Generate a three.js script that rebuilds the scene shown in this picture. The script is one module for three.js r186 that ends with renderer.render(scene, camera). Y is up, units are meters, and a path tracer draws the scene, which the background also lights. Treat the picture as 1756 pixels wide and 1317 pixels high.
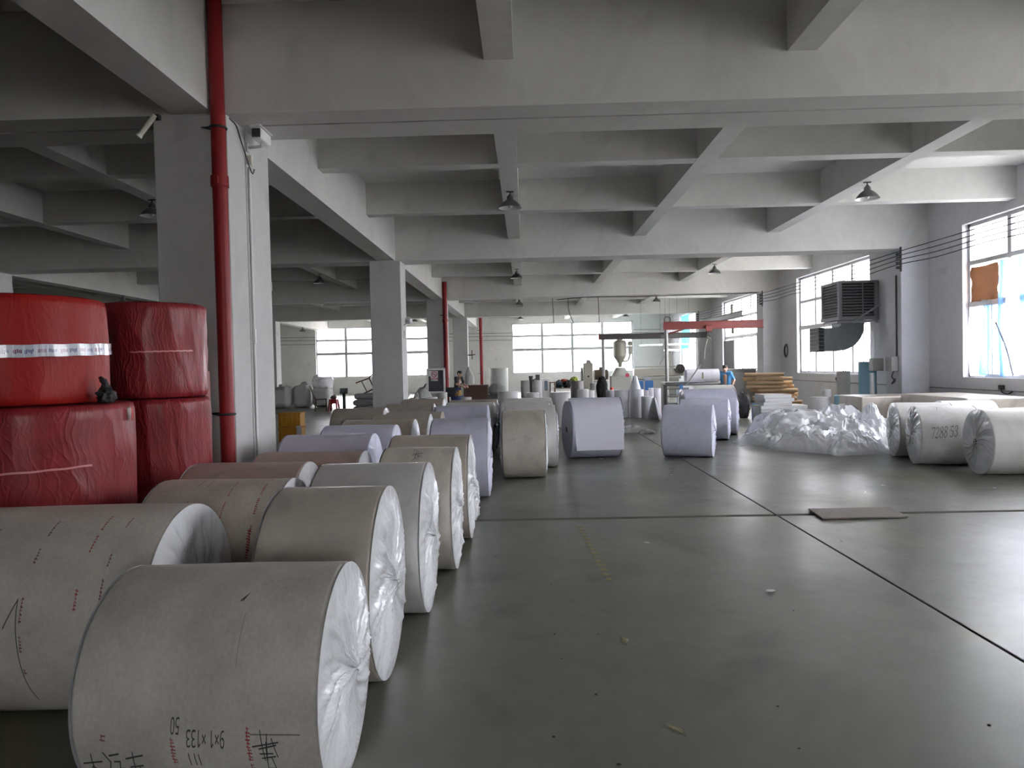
import * as THREE from 'three';
import { RoundedBoxGeometry } from 'three/addons/geometries/RoundedBoxGeometry.js';
import { ImprovedNoise } from 'three/addons/math/ImprovedNoise.js';
import { MarchingCubes } from 'three/addons/objects/MarchingCubes.js';
import { RectAreaLightUniformsLib } from 'three/addons/lights/RectAreaLightUniformsLib.js';
import * as BGU from 'three/addons/utils/BufferGeometryUtils.js';

/* ------------------------------------------------ camera, sky, exposure */
const scene = new THREE.Scene();
const camera = new THREE.PerspectiveCamera(2 * Math.atan(658.5 / 1240) * 180 / Math.PI, 1756 / 1317, 0.05, 400);
camera.position.set(0, 1.6, 0);
camera.rotation.order = 'YXZ';
camera.rotation.set(-0.0246, 0.01855, -0.022);
scene.add(camera);
scene.background = new THREE.Color().setRGB(0.97, 0.965, 1.02);   // bright overcast sky, seen and lighting through the windows
scene.backgroundIntensity = 1.0;
const renderer = new THREE.WebGLRenderer({ antialias: true });
renderer.toneMapping = THREE.LinearToneMapping;
renderer.toneMappingExposure = 18;
renderer.shadowMap.enabled = true;
RectAreaLightUniformsLib.init();

/* ------------------------------------------------ helpers */
const V = (x, y, z) => new THREE.Vector3(x, y, z);
function rng(seed) { let a = seed >>> 0; return () => { a = (a + 0x6D2B79F5) | 0; let t = Math.imul(a ^ (a >>> 15), 1 | a); t = (t + Math.imul(t ^ (t >>> 7), 61 | t)) ^ t; return ((t ^ (t >>> 14)) >>> 0) / 4294967296; }; }
const noiseGen = new ImprovedNoise();
const nz = (x, y, z = 0) => noiseGen.noise(x + 37.3, y + 11.7, z + 5.1);
function fbm(x, y, z = 0, o = 4) { let s = 0, a = 0.5, f = 1; for (let i = 0; i < o; i++) { s += a * nz(x * f, y * f, z * f + i * 7.7); a *= 0.5; f *= 2.03; } return s; }
const smooth = (a, b, x) => { const t = Math.min(1, Math.max(0, (x - a) / (b - a))); return t * t * (3 - 2 * t); };
const used = new Map();
function numbered(n) { const k = used.get(n) || 0; used.set(n, k + 1); return k ? n + '_' + String(k).padStart(3, '0') : n; }
// a box from its six sides; Z counts forward from the camera's standpoint (z = -Z)
function bx(x0, x1, y0, y1, Z0, Z1) { const g = new THREE.BoxGeometry(x1 - x0, y1 - y0, Math.abs(Z1 - Z0)); g.translate((x0 + x1) / 2, (y0 + y1) / 2, -(Z0 + Z1) / 2); return g; }
function rb(w, h, d, r = 0.01, s = 2) { return new RoundedBoxGeometry(w, h, d, s, Math.min(r, w / 2.01, h / 2.01, d / 2.01)); }
function rbx(x0, x1, y0, y1, Z0, Z1, r = 0.012) { const g = rb(x1 - x0, y1 - y0, Math.abs(Z1 - Z0), r, 1); g.translate((x0 + x1) / 2, (y0 + y1) / 2, -(Z0 + Z1) / 2); return g; }
function cyl(r0, r1, h, seg = 24, open = false) { return new THREE.CylinderGeometry(r0, r1, h, seg, 1, open); }
function rod(p, q, r, seg = 10, r2 = r) { const d = V().subVectors(q, p), g = new THREE.CylinderGeometry(r2, r, d.length(), seg); g.applyQuaternion(new THREE.Quaternion().setFromUnitVectors(V(0, 1, 0), d.clone().normalize())); g.translate((p.x + q.x) / 2, (p.y + q.y) / 2, (p.z + q.z) / 2); return g; }
function pathTube(pts, r, seg = 24, rad = 8) { return new THREE.TubeGeometry(new THREE.CatmullRomCurve3(pts), seg, r, rad); }
function lathe(pts, seg = 32) { return new THREE.LatheGeometry(pts.map(p => new THREE.Vector2(p[0], p[1])), seg); }
function metric(g, s = 1) {                                 // uv in metres from position, by the way a face points
  if (g.index) g = g.toNonIndexed();
  const p = g.attributes.position, n = g.attributes.normal, uv = new Float32Array(p.count * 2);
  for (let i = 0; i < p.count; i++) {
    const ax = Math.abs(n.getX(i)), ay = Math.abs(n.getY(i)), az = Math.abs(n.getZ(i));
    let u, v; if (ay >= ax && ay >= az) { u = p.getX(i); v = p.getZ(i); } else if (ax >= az) { u = p.getZ(i); v = p.getY(i); } else { u = p.getX(i); v = p.getY(i); }
    uv[2 * i] = u * s; uv[2 * i + 1] = v * s;
  }
  g.setAttribute('uv', new THREE.BufferAttribute(uv, 2)); return g;
}
function merge(list) {
  list = (Array.isArray(list) ? list : [list]).map(g => { const h = g.index ? g.toNonIndexed() : g; for (const k of Object.keys(h.attributes)) if (!['position', 'normal', 'uv'].includes(k)) h.deleteAttribute(k); return h; });
  return list.length === 1 ? list[0] : BGU.mergeGeometries(list);
}
function obj(name, geos, mat, parent = scene) {
  const m = new THREE.Mesh(merge(geos), mat); m.castShadow = m.receiveShadow = true;
  m.name = parent === scene ? numbered(name) : name; parent.add(m); return m;
}
function tag(o, label, category, group) { o.userData.label = label; o.userData.category = category; if (group) o.userData.group = group; return o; }
function thing(name, label, category, [x, y, Z] = [0, 0, 0], turn = 0, group) {
  const o = new THREE.Group(); o.name = numbered(name); o.position.set(x, y, -Z); o.rotation.y = turn; scene.add(o); return tag(o, label, category, group);
}
function struct(name, geos, mat, parent = scene) { const m = obj(name, geos, mat, parent); if (parent === scene) m.userData.kind = 'structure'; return m; }
function structGroup(name, label) { const o = new THREE.Group(); o.name = numbered(name); o.userData.kind = 'structure'; if (label) o.userData.label = label; scene.add(o); return o; }
function dataTex(w, h, fn, srgb = true, rep = 1) {
  const d = new Uint8Array(w * h * 4);
  for (let j = 0; j < h; j++) for (let i = 0; i < w; i++) { const c = fn(i / w, j / h, i, j), k = (j * w + i) * 4; for (let q = 0; q < 3; q++) d[k + q] = Math.max(0, Math.min(255, Math.round(255 * (Array.isArray(c) ? c[q] : c)))); d[k + 3] = 255; }
  const t = new THREE.DataTexture(d, w, h); t.wrapS = t.wrapT = THREE.RepeatWrapping; t.magFilter = THREE.LinearFilter; t.minFilter = THREE.LinearMipmapLinearFilter; t.generateMipmaps = true;
  if (srgb) t.colorSpace = THREE.SRGBColorSpace; t.repeat.set(rep, rep); t.needsUpdate = true; return t;
}
// noise that repeats without a seam
function tile(u, v, f, z = 0, o = 4) { const a = u * 2 * Math.PI, b = v * 2 * Math.PI, r = f / (2 * Math.PI); return fbm(r * Math.cos(a) + r * Math.sin(b) * 0.7, r * Math.sin(a) + z, r * Math.cos(b) + r * Math.sin(b) * 0.7, o); }
const C = (r, g, b) => new THREE.Color().setRGB(r, g, b);
const S = h => new THREE.Color(h);
function mat(color, rough = 0.7, o = {}) { return new THREE.MeshPhysicalMaterial({ color, roughness: rough, ...o }); }

/* ------------------------------------------------ materials */
const rT = rng(7);
const plasterMap = dataTex(512, 512, (u, v) => { const n = tile(u, v, 5, 0, 5) * 0.05 + tile(u, v, 26, 3, 3) * 0.035; const st = Math.max(0, tile(u, v, 9, 8, 4) - 0.22) * 0.2; const k = 0.95 + n - st; return [k, k, k * 0.99]; }, true, 0.25);
const plasterBump = dataTex(256, 256, (u, v) => 0.5 + tile(u, v, 8, 1, 4) * 0.5 + tile(u, v, 40, 2, 2) * 0.3, false, 0.5);
const M = {};
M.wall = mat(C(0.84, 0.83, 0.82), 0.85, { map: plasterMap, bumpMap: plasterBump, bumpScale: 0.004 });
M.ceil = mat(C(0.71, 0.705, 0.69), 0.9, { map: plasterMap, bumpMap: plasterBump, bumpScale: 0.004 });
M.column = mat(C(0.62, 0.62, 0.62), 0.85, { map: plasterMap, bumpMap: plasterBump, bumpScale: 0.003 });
const floorMap = dataTex(1024, 1024, (u, v) => {
  const n = tile(u, v, 4, 0, 5) * 0.10, f = tile(u, v, 60, 4, 3) * 0.06, y = smooth(0.12, 0.42, tile(u, v, 6, 9, 5)), d = smooth(0.05, 0.6, tile(u, v, 11, 14, 4));
  let k = 0.80 + n + f - d * 0.16; return [k * (0.985 + y * 0.02), k * (1.0 + y * 0.01), k * (0.955 - y * 0.13)];
}, true, 0.14);
const floorRough = dataTex(512, 512, (u, v) => { const k = 0.84 + tile(u, v, 7, 2, 5) * 0.35 + tile(u, v, 50, 6, 2) * 0.12; return [0, k, 0]; }, false, 0.2);
const floorBump = dataTex(512, 512, (u, v) => 0.5 + tile(u, v, 10, 2, 5) * 0.6, false, 0.3);
M.floor = mat(C(0.29, 0.292, 0.268), 0.41, { map: floorMap, roughnessMap: floorRough, bumpMap: floorBump, bumpScale: 0.003 });
M.joint = mat(C(0.06, 0.06, 0.055), 0.9);
M.alu = mat(C(0.50, 0.51, 0.52), 0.5, { metalness: 0.2 });
M.glass = new THREE.MeshPhysicalMaterial({ color: 0xffffff, roughness: 0.02, transmission: 1, thickness: 0, ior: 1.5 });
M.ground = mat(C(0.60, 0.59, 0.56), 0.95);
M.dark = mat(C(0.03, 0.03, 0.032), 0.6);
M.wire = mat(C(0.05, 0.05, 0.055), 0.6);

/* ------------------------------------------------ the building */
const XR = 9.25, XL = -22.6, ZB = 46.2, ZF = -13.0, HC = 5.13, HM = 4.09, HJ = 4.53;
const JX = 2.57, JZ = 7.5;
{
  const f = structGroup('floor', 'grey green painted concrete floor with saw cut joints');
  const xs = [[XL, JX - 0.007], [JX + 0.007, XR]], zs = [[ZF, JZ - 0.045], [JZ + 0.045, ZB]];
  for (const [a, b] of xs) for (const [c, d] of zs) obj('slab', metric(rbx(a, b, -0.12, 0, c, d, 0.008)), M.floor, f);
  obj('joint_filler', metric(bx(XL, XR, -0.2, -0.035, ZF, ZB)), M.joint, f);
  const g = struct('ground', metric(bx(-140, 160, -0.4, -0.25, -120, 160)), M.ground); g.userData.label = 'pale open ground outside the factory';
}
const mainZ = [[-12.25, -11.6], [-2.65, -2.0], [6.98, 7.325], [7.362, 7.80], [16.75, 17.4], [26.35, 27.0], [35.95, 36.6]];
const bays = [[-11.6, -2.65], [-2.0, 6.98], [7.8, 16.75], [17.4, 26.35], [27.0, 35.95], [36.6, ZB]];
{
  const c = structGroup('ceiling', 'white painted concrete ceiling with deep crossing beams');
  obj('ceiling_slab', metric(bx(XL - 0.3, XR + 0.3, HC, HC + 0.2, ZF - 0.3, ZB + 0.3)), M.ceil, c);
  for (const [a, b] of mainZ) obj('main_beam', metric(bx(XL, XR, HM, HC, a, b)), M.ceil, c);
  for (const [a, b] of bays) { const s = (b - a + 0.65) / 3; for (const k of [1, 2]) { const zc = a - 0.325 + k * s; obj('joist', metric(bx(XL, XR, HJ + 0.004, HC, zc - 0.13, zc + 0.13)), M.ceil, c); } }
  for (const x of [-3.15, -12.75]) obj('main_beam', metric(bx(x - 0.2, x + 0.2, HM + 0.006, HC, ZF, ZB)), M.ceil, c);
  for (const x of [-18.9, -15.8, -9.3, -6.2, -0.19, 2.69, 5.75]) obj('joist', metric(bx(x - 0.14, x + 0.14, HJ, HC, ZF, ZB)), M.ceil, c);
}
const colLabels = ['', 'twin square white column with a red pipe on its face', 'square white concrete column with a small wall fitting, no pipe on it', 'square white column behind the framed notice board', 'farthest white concrete column of the row, the man in black before it'];
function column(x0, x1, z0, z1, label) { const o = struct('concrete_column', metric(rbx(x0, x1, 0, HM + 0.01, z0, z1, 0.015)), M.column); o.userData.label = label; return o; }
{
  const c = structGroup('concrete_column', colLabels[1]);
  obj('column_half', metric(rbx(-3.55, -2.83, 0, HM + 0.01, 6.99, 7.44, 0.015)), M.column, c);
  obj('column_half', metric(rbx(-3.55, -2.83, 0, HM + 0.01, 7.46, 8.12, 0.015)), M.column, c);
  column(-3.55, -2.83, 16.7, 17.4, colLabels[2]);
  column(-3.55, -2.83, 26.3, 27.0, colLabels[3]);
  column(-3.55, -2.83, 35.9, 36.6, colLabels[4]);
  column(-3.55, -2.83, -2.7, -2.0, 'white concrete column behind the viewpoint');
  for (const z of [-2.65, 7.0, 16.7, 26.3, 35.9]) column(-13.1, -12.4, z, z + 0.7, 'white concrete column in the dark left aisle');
}
// walls with window openings
const winR = [];                                            // right wall: [Z near, Z far]
for (const f of [ 15.45, 24.75, 34.0, 43.3]) winR.push([f - 5.2, f]);
winR.unshift([2.4, 6.0]);
const WY0 = 1.16, WY1 = 4.36, TH = 0.26;
{
  const g = [];
  let z = ZF - TH;
  for (const [a, b] of winR) { g.push(bx(XR, XR + TH, -0.2, HC, z, a)); g.push(bx(XR, XR + TH, -0.2, WY0, a, b)); g.push(bx(XR, XR + TH, WY1, HC, a, b)); z = b; }
  g.push(bx(XR, XR + TH, -0.2, HC, z, ZB + TH));
  for (const [a, b] of [[-2.7, -2.0], [6.99, 7.8], [16.72, 17.42], [26.32, 27.02], [35.92, 36.62]]) g.push(rbx(8.62, XR + 0.02, -0.02, HM + 0.02, a, b));
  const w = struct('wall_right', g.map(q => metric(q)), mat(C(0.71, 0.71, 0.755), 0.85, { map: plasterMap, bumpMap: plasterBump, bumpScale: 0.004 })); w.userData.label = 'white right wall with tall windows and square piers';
}
const winB = [[-23.0 + 0.6, -15.3], [-13.4, -5.7], [-0.8, 6.9]];
{
  const g = []; let x = XL - TH;
  const wb = winB.slice(1);
  for (const [a, b] of wb) { g.push(bx(x, a, -0.2, HC, ZB, ZB + TH)); g.push(bx(a, b, -0.2, WY0 - 0.05, ZB, ZB + TH)); g.push(bx(a, b, WY1 - 0.04, HC, ZB, ZB + TH)); x = b; }
  g.push(bx(x, XR + TH, -0.2, HC, ZB, ZB + TH));
  const w = struct('wall_back', g.map(q => metric(q)), M.wall); w.userData.label = 'white far wall with two wide windows';
  struct('wall_left', metric(bx(XL - TH, XL, -0.2, HC, ZF - TH, ZB + TH)), M.wall).userData.label = 'white wall of the dark left aisle';
}
const winF = [[3.0, 7.2]];
{
  const g = []; let x = XL - TH;
  for (const [a, b] of winF) { g.push(bx(x, a, -0.2, HC, ZF - TH, ZF)); g.push(bx(a, b, -0.2, WY0, ZF - TH, ZF)); g.push(bx(a, b, WY1, HC, ZF - TH, ZF)); x = b; }
  g.push(bx(x, XR + TH, -0.2, HC, ZF - TH, ZF));
  struct('wall_front', g.map(q => metric(q)), M.wall).userData.label = 'white wall behind the viewpoint';
}
// windows: four columns; two fixed rows above, a row of sliding sashes below
function windowUnit(name, width, y0, y1, place, label, k4 = 1) {
  const w = structGroup(name, label), H = y1 - y0, b1 = y0 + H * 0.475, b2 = y0 + H * 0.745, cw = width / 4, fr = 0.07;
  const frame = [bx(0, width, y0, y0 + fr, -0.04, 0.04), bx(0, width, y1 - fr, y1, -0.04, 0.04), bx(0, fr, y0, y1, -0.04, 0.04), bx(width - fr, width, y0, y1, -0.04, 0.04), bx(0, width, b1 - 0.06 * k4, b1 + 0.06 * k4, -0.045, 0.045), bx(0, width, b2 - 0.045 * k4, b2 + 0.045 * k4, -0.042, 0.042)];
  obj('window_frame', frame, M.alu, w);
  for (let k = 1; k < 4; k++) obj('mullion', bx(k * cw - 0.055 * k4, k * cw + 0.055 * k4, y0, y1, -0.043, 0.043), M.alu, w);
  for (let k = 0; k < 4; k++) {
    for (const [a, b, n] of [[b1, b2, 1], [b2, y1, 1], [y0, b1, 2]]) for (let q = 0; q < n; q++) {
      const xa = k * cw + q * cw / n, xb = k * cw + (q + 1) * cw / n, off = n === 2 ? (q ? 0.012 : -0.012) : 0;
      const into = n !== 2 ? w : obj('sash', [bx(xa + 0.02, xa + 0.065, a + 0.03, b - 0.03, off - 0.01, off + 0.01), bx(xb - 0.065, xb - 0.02, a + 0.03, b - 0.03, off - 0.01, off + 0.01), bx(xa + 0.02, xb - 0.02, a + 0.03, a + 0.07, off - 0.01, off + 0.01), bx(xa + 0.02, xb - 0.02, b - 0.07, b - 0.03, off - 0.01, off + 0.01)], M.alu, w);
      obj('pane', bx(xa + 0.02, xb - 0.02, a + 0.02, b - 0.02, off - 0.002, off + 0.002), M.glass, into);
    }
  }
  place(w); return w;
}
let wn = 1;
const wl = ['', 'tall window hung with blue and white striped sheeting', 'tall window beside the louvred air cooler', 'tall window behind the red crane beam', 'far corner window with a cyan curtain'];
winR.forEach(([a, b], i) => windowUnit('window_' + wn++, b - a, WY0, WY1, w => { w.position.set(XR + 0.16, 0, -a); w.rotation.y = Math.PI / 2; }, wl[i] || 'tall window of the right wall behind the viewpoint'));
winB.slice(1).forEach(([a, b], i) => windowUnit('window_' + wn++, b - a, WY0 - 0.05, WY1 - 0.04, w => w.position.set(a, 0, -ZB - 0.14), ['wide far window behind the big white bags', 'wide far window behind the hopper machine'][i], 1.5));
winF.forEach(([a, b]) => windowUnit('window_' + wn++, b - a, WY0, WY1, w => w.position.set(a, 0, -ZF + 0.14), 'wide window in the wall behind the viewpoint'));
/* ------------------------------------------------ roll materials */
const fibre = (u, v, z, warm) => { const n = tile(u, v, 5, z, 5) * 0.13 + tile(u, v, 34, z + 3, 3) * 0.07; const sp = 0; const d = smooth(0.14, 0.42, tile(u, v, 8, z + 9, 4)) * 0.10; const k = 0.90 + n + sp - d; return [k, k * (1 - warm * 0.02), k * (1 - warm * 0.06)]; };
const rollMapA = dataTex(512, 512, (u, v) => fibre(u, v, 0, 1).map((k, i) => 0.9 * (1 - 0.02 * i) + (k - 0.9) * 0.55), true, 0.9), rollMapB = dataTex(256, 256, (u, v) => fibre(u, v, 20, 0).map(k => 0.93 + (k - 0.9) * 0.4), true, 1.1);
const creaseBump = dataTex(512, 512, (u, v) => { const r = 1 - Math.abs(tile(u, v, 6, 4, 4)) * 4, q = 1 - Math.abs(tile(u, v, 11, 12, 3)) * 5; return 0.45 + 0.22 * Math.max(0, r) ** 4 * smooth(-0.05, 0.3, tile(u, v, 3, 50, 2)) + 0.10 * Math.max(0, q) ** 4 * smooth(0, 0.3, tile(u, v, 4, 60, 2)) + tile(u, v, 4, 30, 3) * 0.4; }, false, 0.8);
const clothW = { clearcoat: 0.35, clearcoatRoughness: 0.32, bumpMap: creaseBump, bumpScale: 0.005 };
M.rollGrey = mat(C(0.72, 0.71, 0.68), 0.62, { map: rollMapA, ...clothW });
M.rollWhite = mat(C(0.82, 0.81, 0.79), 0.58, { map: rollMapB, ...clothW });
M.rollBlue = mat(C(0.74, 0.75, 0.92), 0.55, { map: rollMapB, ...clothW });
M.rollPink = mat(C(0.66, 0.56, 0.53), 0.62, { map: rollMapA, ...clothW });
M.rollBrown = mat(C(0.55, 0.52, 0.48), 0.65, { map: rollMapA, ...clothW });
M.end = mat(C(0.78, 0.80, 0.83), 0.28, { clearcoat: 0.7, clearcoatRoughness: 0.15 });
M.endBlue = mat(C(0.74, 0.75, 0.90), 0.32, { clearcoat: 0.5, clearcoatRoughness: 0.2 });
M.endPaper = mat(C(0.55, 0.54, 0.62), 0.8);
M.core = mat(C(0.10, 0.08, 0.06), 0.9);
M.tube = mat(C(0.52, 0.36, 0.22), 0.8, { map: rollMapA });
M.film = mat(C(0.94, 0.95, 0.97), 0.25, { transmission: 0.45, bumpMap: creaseBump, bumpScale: 0.02, thickness: 0, clearcoat: 0.6, clearcoatRoughness: 0.12, side: THREE.DoubleSide });
const redMap = dataTex(512, 512, (u, v) => { const n = tile(u, v, 6, 2, 5) * 0.16, st = Math.max(0, 1 - Math.abs(fbm(u * 14, v * 1.6, 3, 3)) * 7) * 0.16; const k = 0.88 + n; return [k + st * 0.2, k + st * 0.5, k + st * 0.5]; }, true, 1);
const redBump = dataTex(512, 512, (u, v) => { const w = 1 - Math.abs(fbm(u * 16 + fbm(u * 4, v * 3) * 1.5, v * 2.2, 8, 3)) * 5, q = 1 - Math.abs(fbm(u * 9 + v * 4, v * 3, 18, 3)) * 6; return 0.3 + 0.5 * Math.max(0, w) ** 2 + 0.25 * Math.max(0, q) ** 2; }, false, 1);
M.redFilm = mat(C(0.30, 0.020, 0.028), 0.5, { map: redMap, bumpMap: redBump, bumpScale: 0.006, clearcoat: 0.22, clearcoatRoughness: 0.25, specularIntensity: 0.5 });
M.redBag = mat(C(0.30, 0.010, 0.008), 0.55, { bumpMap: redBump, bumpScale: 0.003, clearcoat: 0.1, clearcoatRoughness: 0.35, specularIntensity: 0.4 });
M.redPaint = mat(C(0.25, 0.010, 0.014), 0.42, { specularIntensity: 0.7 });

/* ------------------------------------------------ geometry of a big roll lying on its side, axis along x */
function rollBody(R, L, seed, full) {                        // rounded shoulders, faint unevenness; uv metric or 0..1
  const prof = []; const e = 0.016; prof.push([-L / 2, R - e], [-L / 2 + 0.005, R - 0.005], [-L / 2 + e, R]);
  for (let k = 1; k < 9; k++) prof.push([-L / 2 + e + (L - 2 * e) * k / 9, R]);
  prof.push([L / 2 - e, R], [L / 2 - 0.005, R - 0.005], [L / 2, R - e]);
  const N = 72, P = [], UV = [], I = [];
  for (let i = 0; i < prof.length; i++) for (let j = 0; j <= N; j++) {
    const t = j / N * 2 * Math.PI, [x, r0] = prof[i], flat = Math.max(0, -Math.cos(t) - 0.985) * R * 0.2;
    const r = r0 + nz(Math.cos(t) * 1.6 + seed, Math.sin(t) * 1.6, x * 2.2 + seed) * 0.006 + nz(Math.cos(t) * 5 + seed, Math.sin(t) * 5, x * 1.5) * 0.002 - flat;
    P.push(x, R + r * Math.cos(t), r * Math.sin(t));          // t = 0 on top, turning towards the camera
    if (full) UV.push((x + L / 2) / L, 1 - j / N); else UV.push(x + seed * 0.37, j / N * 2 * Math.PI * R + seed * 0.61);
  }
  for (let i = 0; i < prof.length - 1; i++) for (let j = 0; j < N; j++) { const a = i * (N + 1) + j, b = a + 1, c = a + N + 1, d = c + 1; I.push(a, b, c, b, d, c); }
  const g = new THREE.BufferGeometry(); g.setAttribute('position', new THREE.Float32BufferAttribute(P, 3)); g.setAttribute('uv', new THREE.Float32BufferAttribute(UV, 2)); g.setIndex(I); g.computeVertexNormals(); return g;
}
function rollEnd(R, L, side, seed, kind) {                   // film gathered in pleats towards the core, or a plain flat end
  const N = kind === 'plain' ? 64 : 240, K = 14, P = [], UV = [], I = [];
  for (let i = 0; i <= K; i++) for (let j = 0; j <= N; j++) {
    const q = i / K, r = (R - 0.014) * q + 0.012, t = j / N * 2 * Math.PI; let h = 0.004;
    if (kind !== 'plain') {
      const tw = t + (1 - q) * 0.5, ang = [Math.cos(tw), Math.sin(tw)];
      const pl = Math.abs(nz(ang[0] * 7 + seed, ang[1] * 7, q * 0.8)) * 2 - 0.4, pl2 = nz(ang[0] * 24 + seed, ang[1] * 24 + 4, q * 1.2), cr = nz(q * 5 + seed, ang[0] * 3, ang[1] * 3);
      h += (pl * 0.020 + pl2 * 0.013 + cr * 0.014) * smooth(1.0, 0.78, q) * smooth(0.0, 0.12, q) + 0.030 * smooth(0.25, 0.0, q) * (0.6 + 0.4 * Math.sin(9 * t + seed)) + 0.012 * smooth(1, 0.7, q);
    }
    P.push(side * (L / 2 + h), R + r * Math.cos(t), r * Math.sin(t)); UV.push(r * Math.cos(t), r * Math.sin(t));
  }
  for (let i = 0; i < K; i++) for (let j = 0; j < N; j++) { const a = i * (N + 1) + j, b = a + 1, c = a + N + 1, d = c + 1; if (side > 0) I.push(a, c, b, b, c, d); else I.push(a, b, c, b, d, c); }
  const g = new THREE.BufferGeometry(); g.setAttribute('position', new THREE.Float32BufferAttribute(P, 3)); g.setAttribute('uv', new THREE.Float32BufferAttribute(UV, 2)); g.setIndex(I); g.computeVertexNormals(); return g;
}
let rollSeed = 1;
// end: which end face the given x belongs to (1 right, -1 left)
function roll(x, Z, D, L, m, label, o = {}) {
  const end = o.end || 1, turn = o.turn || 0, R = D / 2, s = rollSeed++ * 1.37;
  const cx = x - end * Math.cos(turn) * L / 2, cz = Z - end * Math.sin(turn) * L / 2;
  const t = thing('jumbo_roll', label, 'roll', [cx, 0, cz], turn, o.group);
  obj('roll_body', rollBody(R, L, s, !!o.print), o.print || M[m], t);
  const em = o.endMat || (m === 'rollBlue' ? 'endBlue' : 'end');
  const ends = {}; for (const sd of [-1, 1]) ends[sd] = obj('wrapped_end', rollEnd(R, L, sd, s + sd, o.kind), M[em], t);
  const core = cyl(0.042, 0.042, 0.012, 20); core.rotateZ(Math.PI / 2);
  for (const sd of o.kind === 'plain' || o.showCore ? [-1, 1] : []) obj('core_hole', core.clone().translate(sd * (L / 2 + (o.kind === 'plain' ? 0.006 : 0.036)), R, 0), M.core, ends[sd]);
  return t;
}
// printed wraps: writing and stamps where they stand; x 0..1 along the roll, angle from the top towards the viewer
function wrapPrint(base, warm, draw, seed) {
  const W = 1024, H = 1536, c = document.createElement('canvas'); c.width = W; c.height = H; const g = c.getContext('2d');
  const img = g.createImageData(W, H), col = base;
  for (let j = 0; j < H; j++) for (let i = 0; i < W; i++) { const a = j / H * 2 * Math.PI; const n = fbm(i / W * 3 + seed, Math.cos(a) * 1.4, Math.sin(a) * 1.4, 5) * 0.20 + nz(i / W * 60, j / H * 120, seed) * 0.045, k = 1 + n, q = (j * W + i) * 4; img.data[q] = col[0] * k; img.data[q + 1] = col[1] * k * (1 - warm * 0.01); img.data[q + 2] = col[2] * k * (1 - warm * 0.02); img.data[q + 3] = 255; }
  g.putImageData(img, 0, 0);
  draw(g, u => u * W, deg => deg / 360 * H, W, H);
  const t = new THREE.CanvasTexture(c); t.colorSpace = THREE.SRGBColorSpace; t.wrapS = t.wrapT = THREE.RepeatWrapping;
  const b = creaseBump.clone(); b.repeat.set(1.0, 2.4); b.needsUpdate = true;
  return mat(C(1, 1, 1), 0.6, { map: t, clearcoat: 0.35, clearcoatRoughness: 0.32, bumpMap: b, bumpScale: 0.005 });
}
function stampLine(g, x, y0, y1, seed, wide = 14, gaps = 0.35, ink = 'rgba(165,22,34,') {   // a line of small red stamped characters running round the roll
  const r = rng(seed); g.lineWidth = 3;
  let y = y0; while (y < y1) {
    const word = 26 + r() * 52;
    for (let k = 0; k < word && y + k < y1; k += 8) { g.strokeStyle = ink + (0.5 + r() * 0.45) + ')'; g.beginPath(); g.moveTo(x - wide * (0.2 + r() * 0.3), y + k); g.lineTo(x + wide * (0.2 + r() * 0.3), y + k + r() * 3); g.moveTo(x - wide * 0.3 * r(), y + k - 3); g.lineTo(x - wide * 0.3 * r(), y + k + 4); g.stroke(); }
    y += word + 20 * gaps + r() * 60 * gaps;
  }
}
function strokes(g, list, x, y, s, w = 4, ink = 'rgba(22,22,26,0.92)') { g.strokeStyle = ink; g.lineWidth = w; g.lineCap = 'round'; for (const l of list) { g.beginPath(); l.forEach(([a, b], i) => i ? g.lineTo(x + a * s, y + b * s) : g.moveTo(x + a * s, y + b * s)); g.stroke(); } }
// marker strokes read from the photograph
const markA = [[[0, 3], [10, 2.4]], [[5, 0], [4.6, 9]], [[4.5, 4], [1, 8]], [[5, 4.4], [9, 7.5]]], markB = [[[0, 2], [9, 1]], [[1, 5], [8, 4.5]], [[4, 0], [3, 9]], [[6, 5], [7, 9], [3, 9]]], markC = [[[0, 0], [3, 3], [1, 7]], [[3, 1], [8, 0.5]], [[5, 3], [8, 3], [6, 8]], [[3, 6], [9, 5.5]]], markD = [[[0, 4], [12, 3]], [[4, 0], [5, 8]], [[7, 1], [6, 8]], [[3, 6], [9, 6]], [[9, 2], [11, 7]]];
const printFront = wrapPrint([206, 204, 198], 1, (g, X, A) => {
  g.save(); g.translate(X(0.63), A(95)); g.rotate(Math.PI + 0.02); g.font = 'italic 44px sans-serif'; g.fillStyle = 'rgba(24,24,28,0.9)'; g.scale(0.9, 1.25); g.fillText('9×1 ×133', 0, 0); g.font = 'italic 40px sans-serif'; g.fillText('50', 205, 20); g.restore();
  strokes(g, markD, X(0.735), A(95), 9, 3.4); strokes(g, markB, X(0.76), A(101), 8, 3.4); g.strokeStyle = 'rgba(30,30,34,0.5)'; g.lineWidth = 3; g.beginPath(); g.moveTo(X(0.73), A(97)); g.lineTo(X(0.93), A(97.6)); g.stroke();
  strokes(g, markA, X(0.03), A(107), 8, 4); strokes(g, markC, X(0.12), A(106), 8, 4); strokes(g, markB, X(0.21), A(106), 8, 4);
  strokes(g, [[[0, 0], [0.4, 5]], [[4, 0], [4.3, 5]], [[7, 0.5], [7.4, 5]]], X(0.47), A(107), 6, 3.5);
  stampLine(g, X(0.41), A(99), A(150), 3, 22); stampLine(g, X(0.72), A(94), A(140), 4, 20); stampLine(g, X(0.13), A(97), A(100), 5, 26, 0.3, 'rgba(120,40,44,');
  strokes(g, [[[0, 2], [3, 0], [1.4, 2]]], X(0.62), A(29), 7, 4); strokes(g, [[[0, 0], [0.6, 14]]], X(0.66), A(40), 8, 1.6, 'rgba(40,40,44,0.5)');
}, 1);
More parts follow.
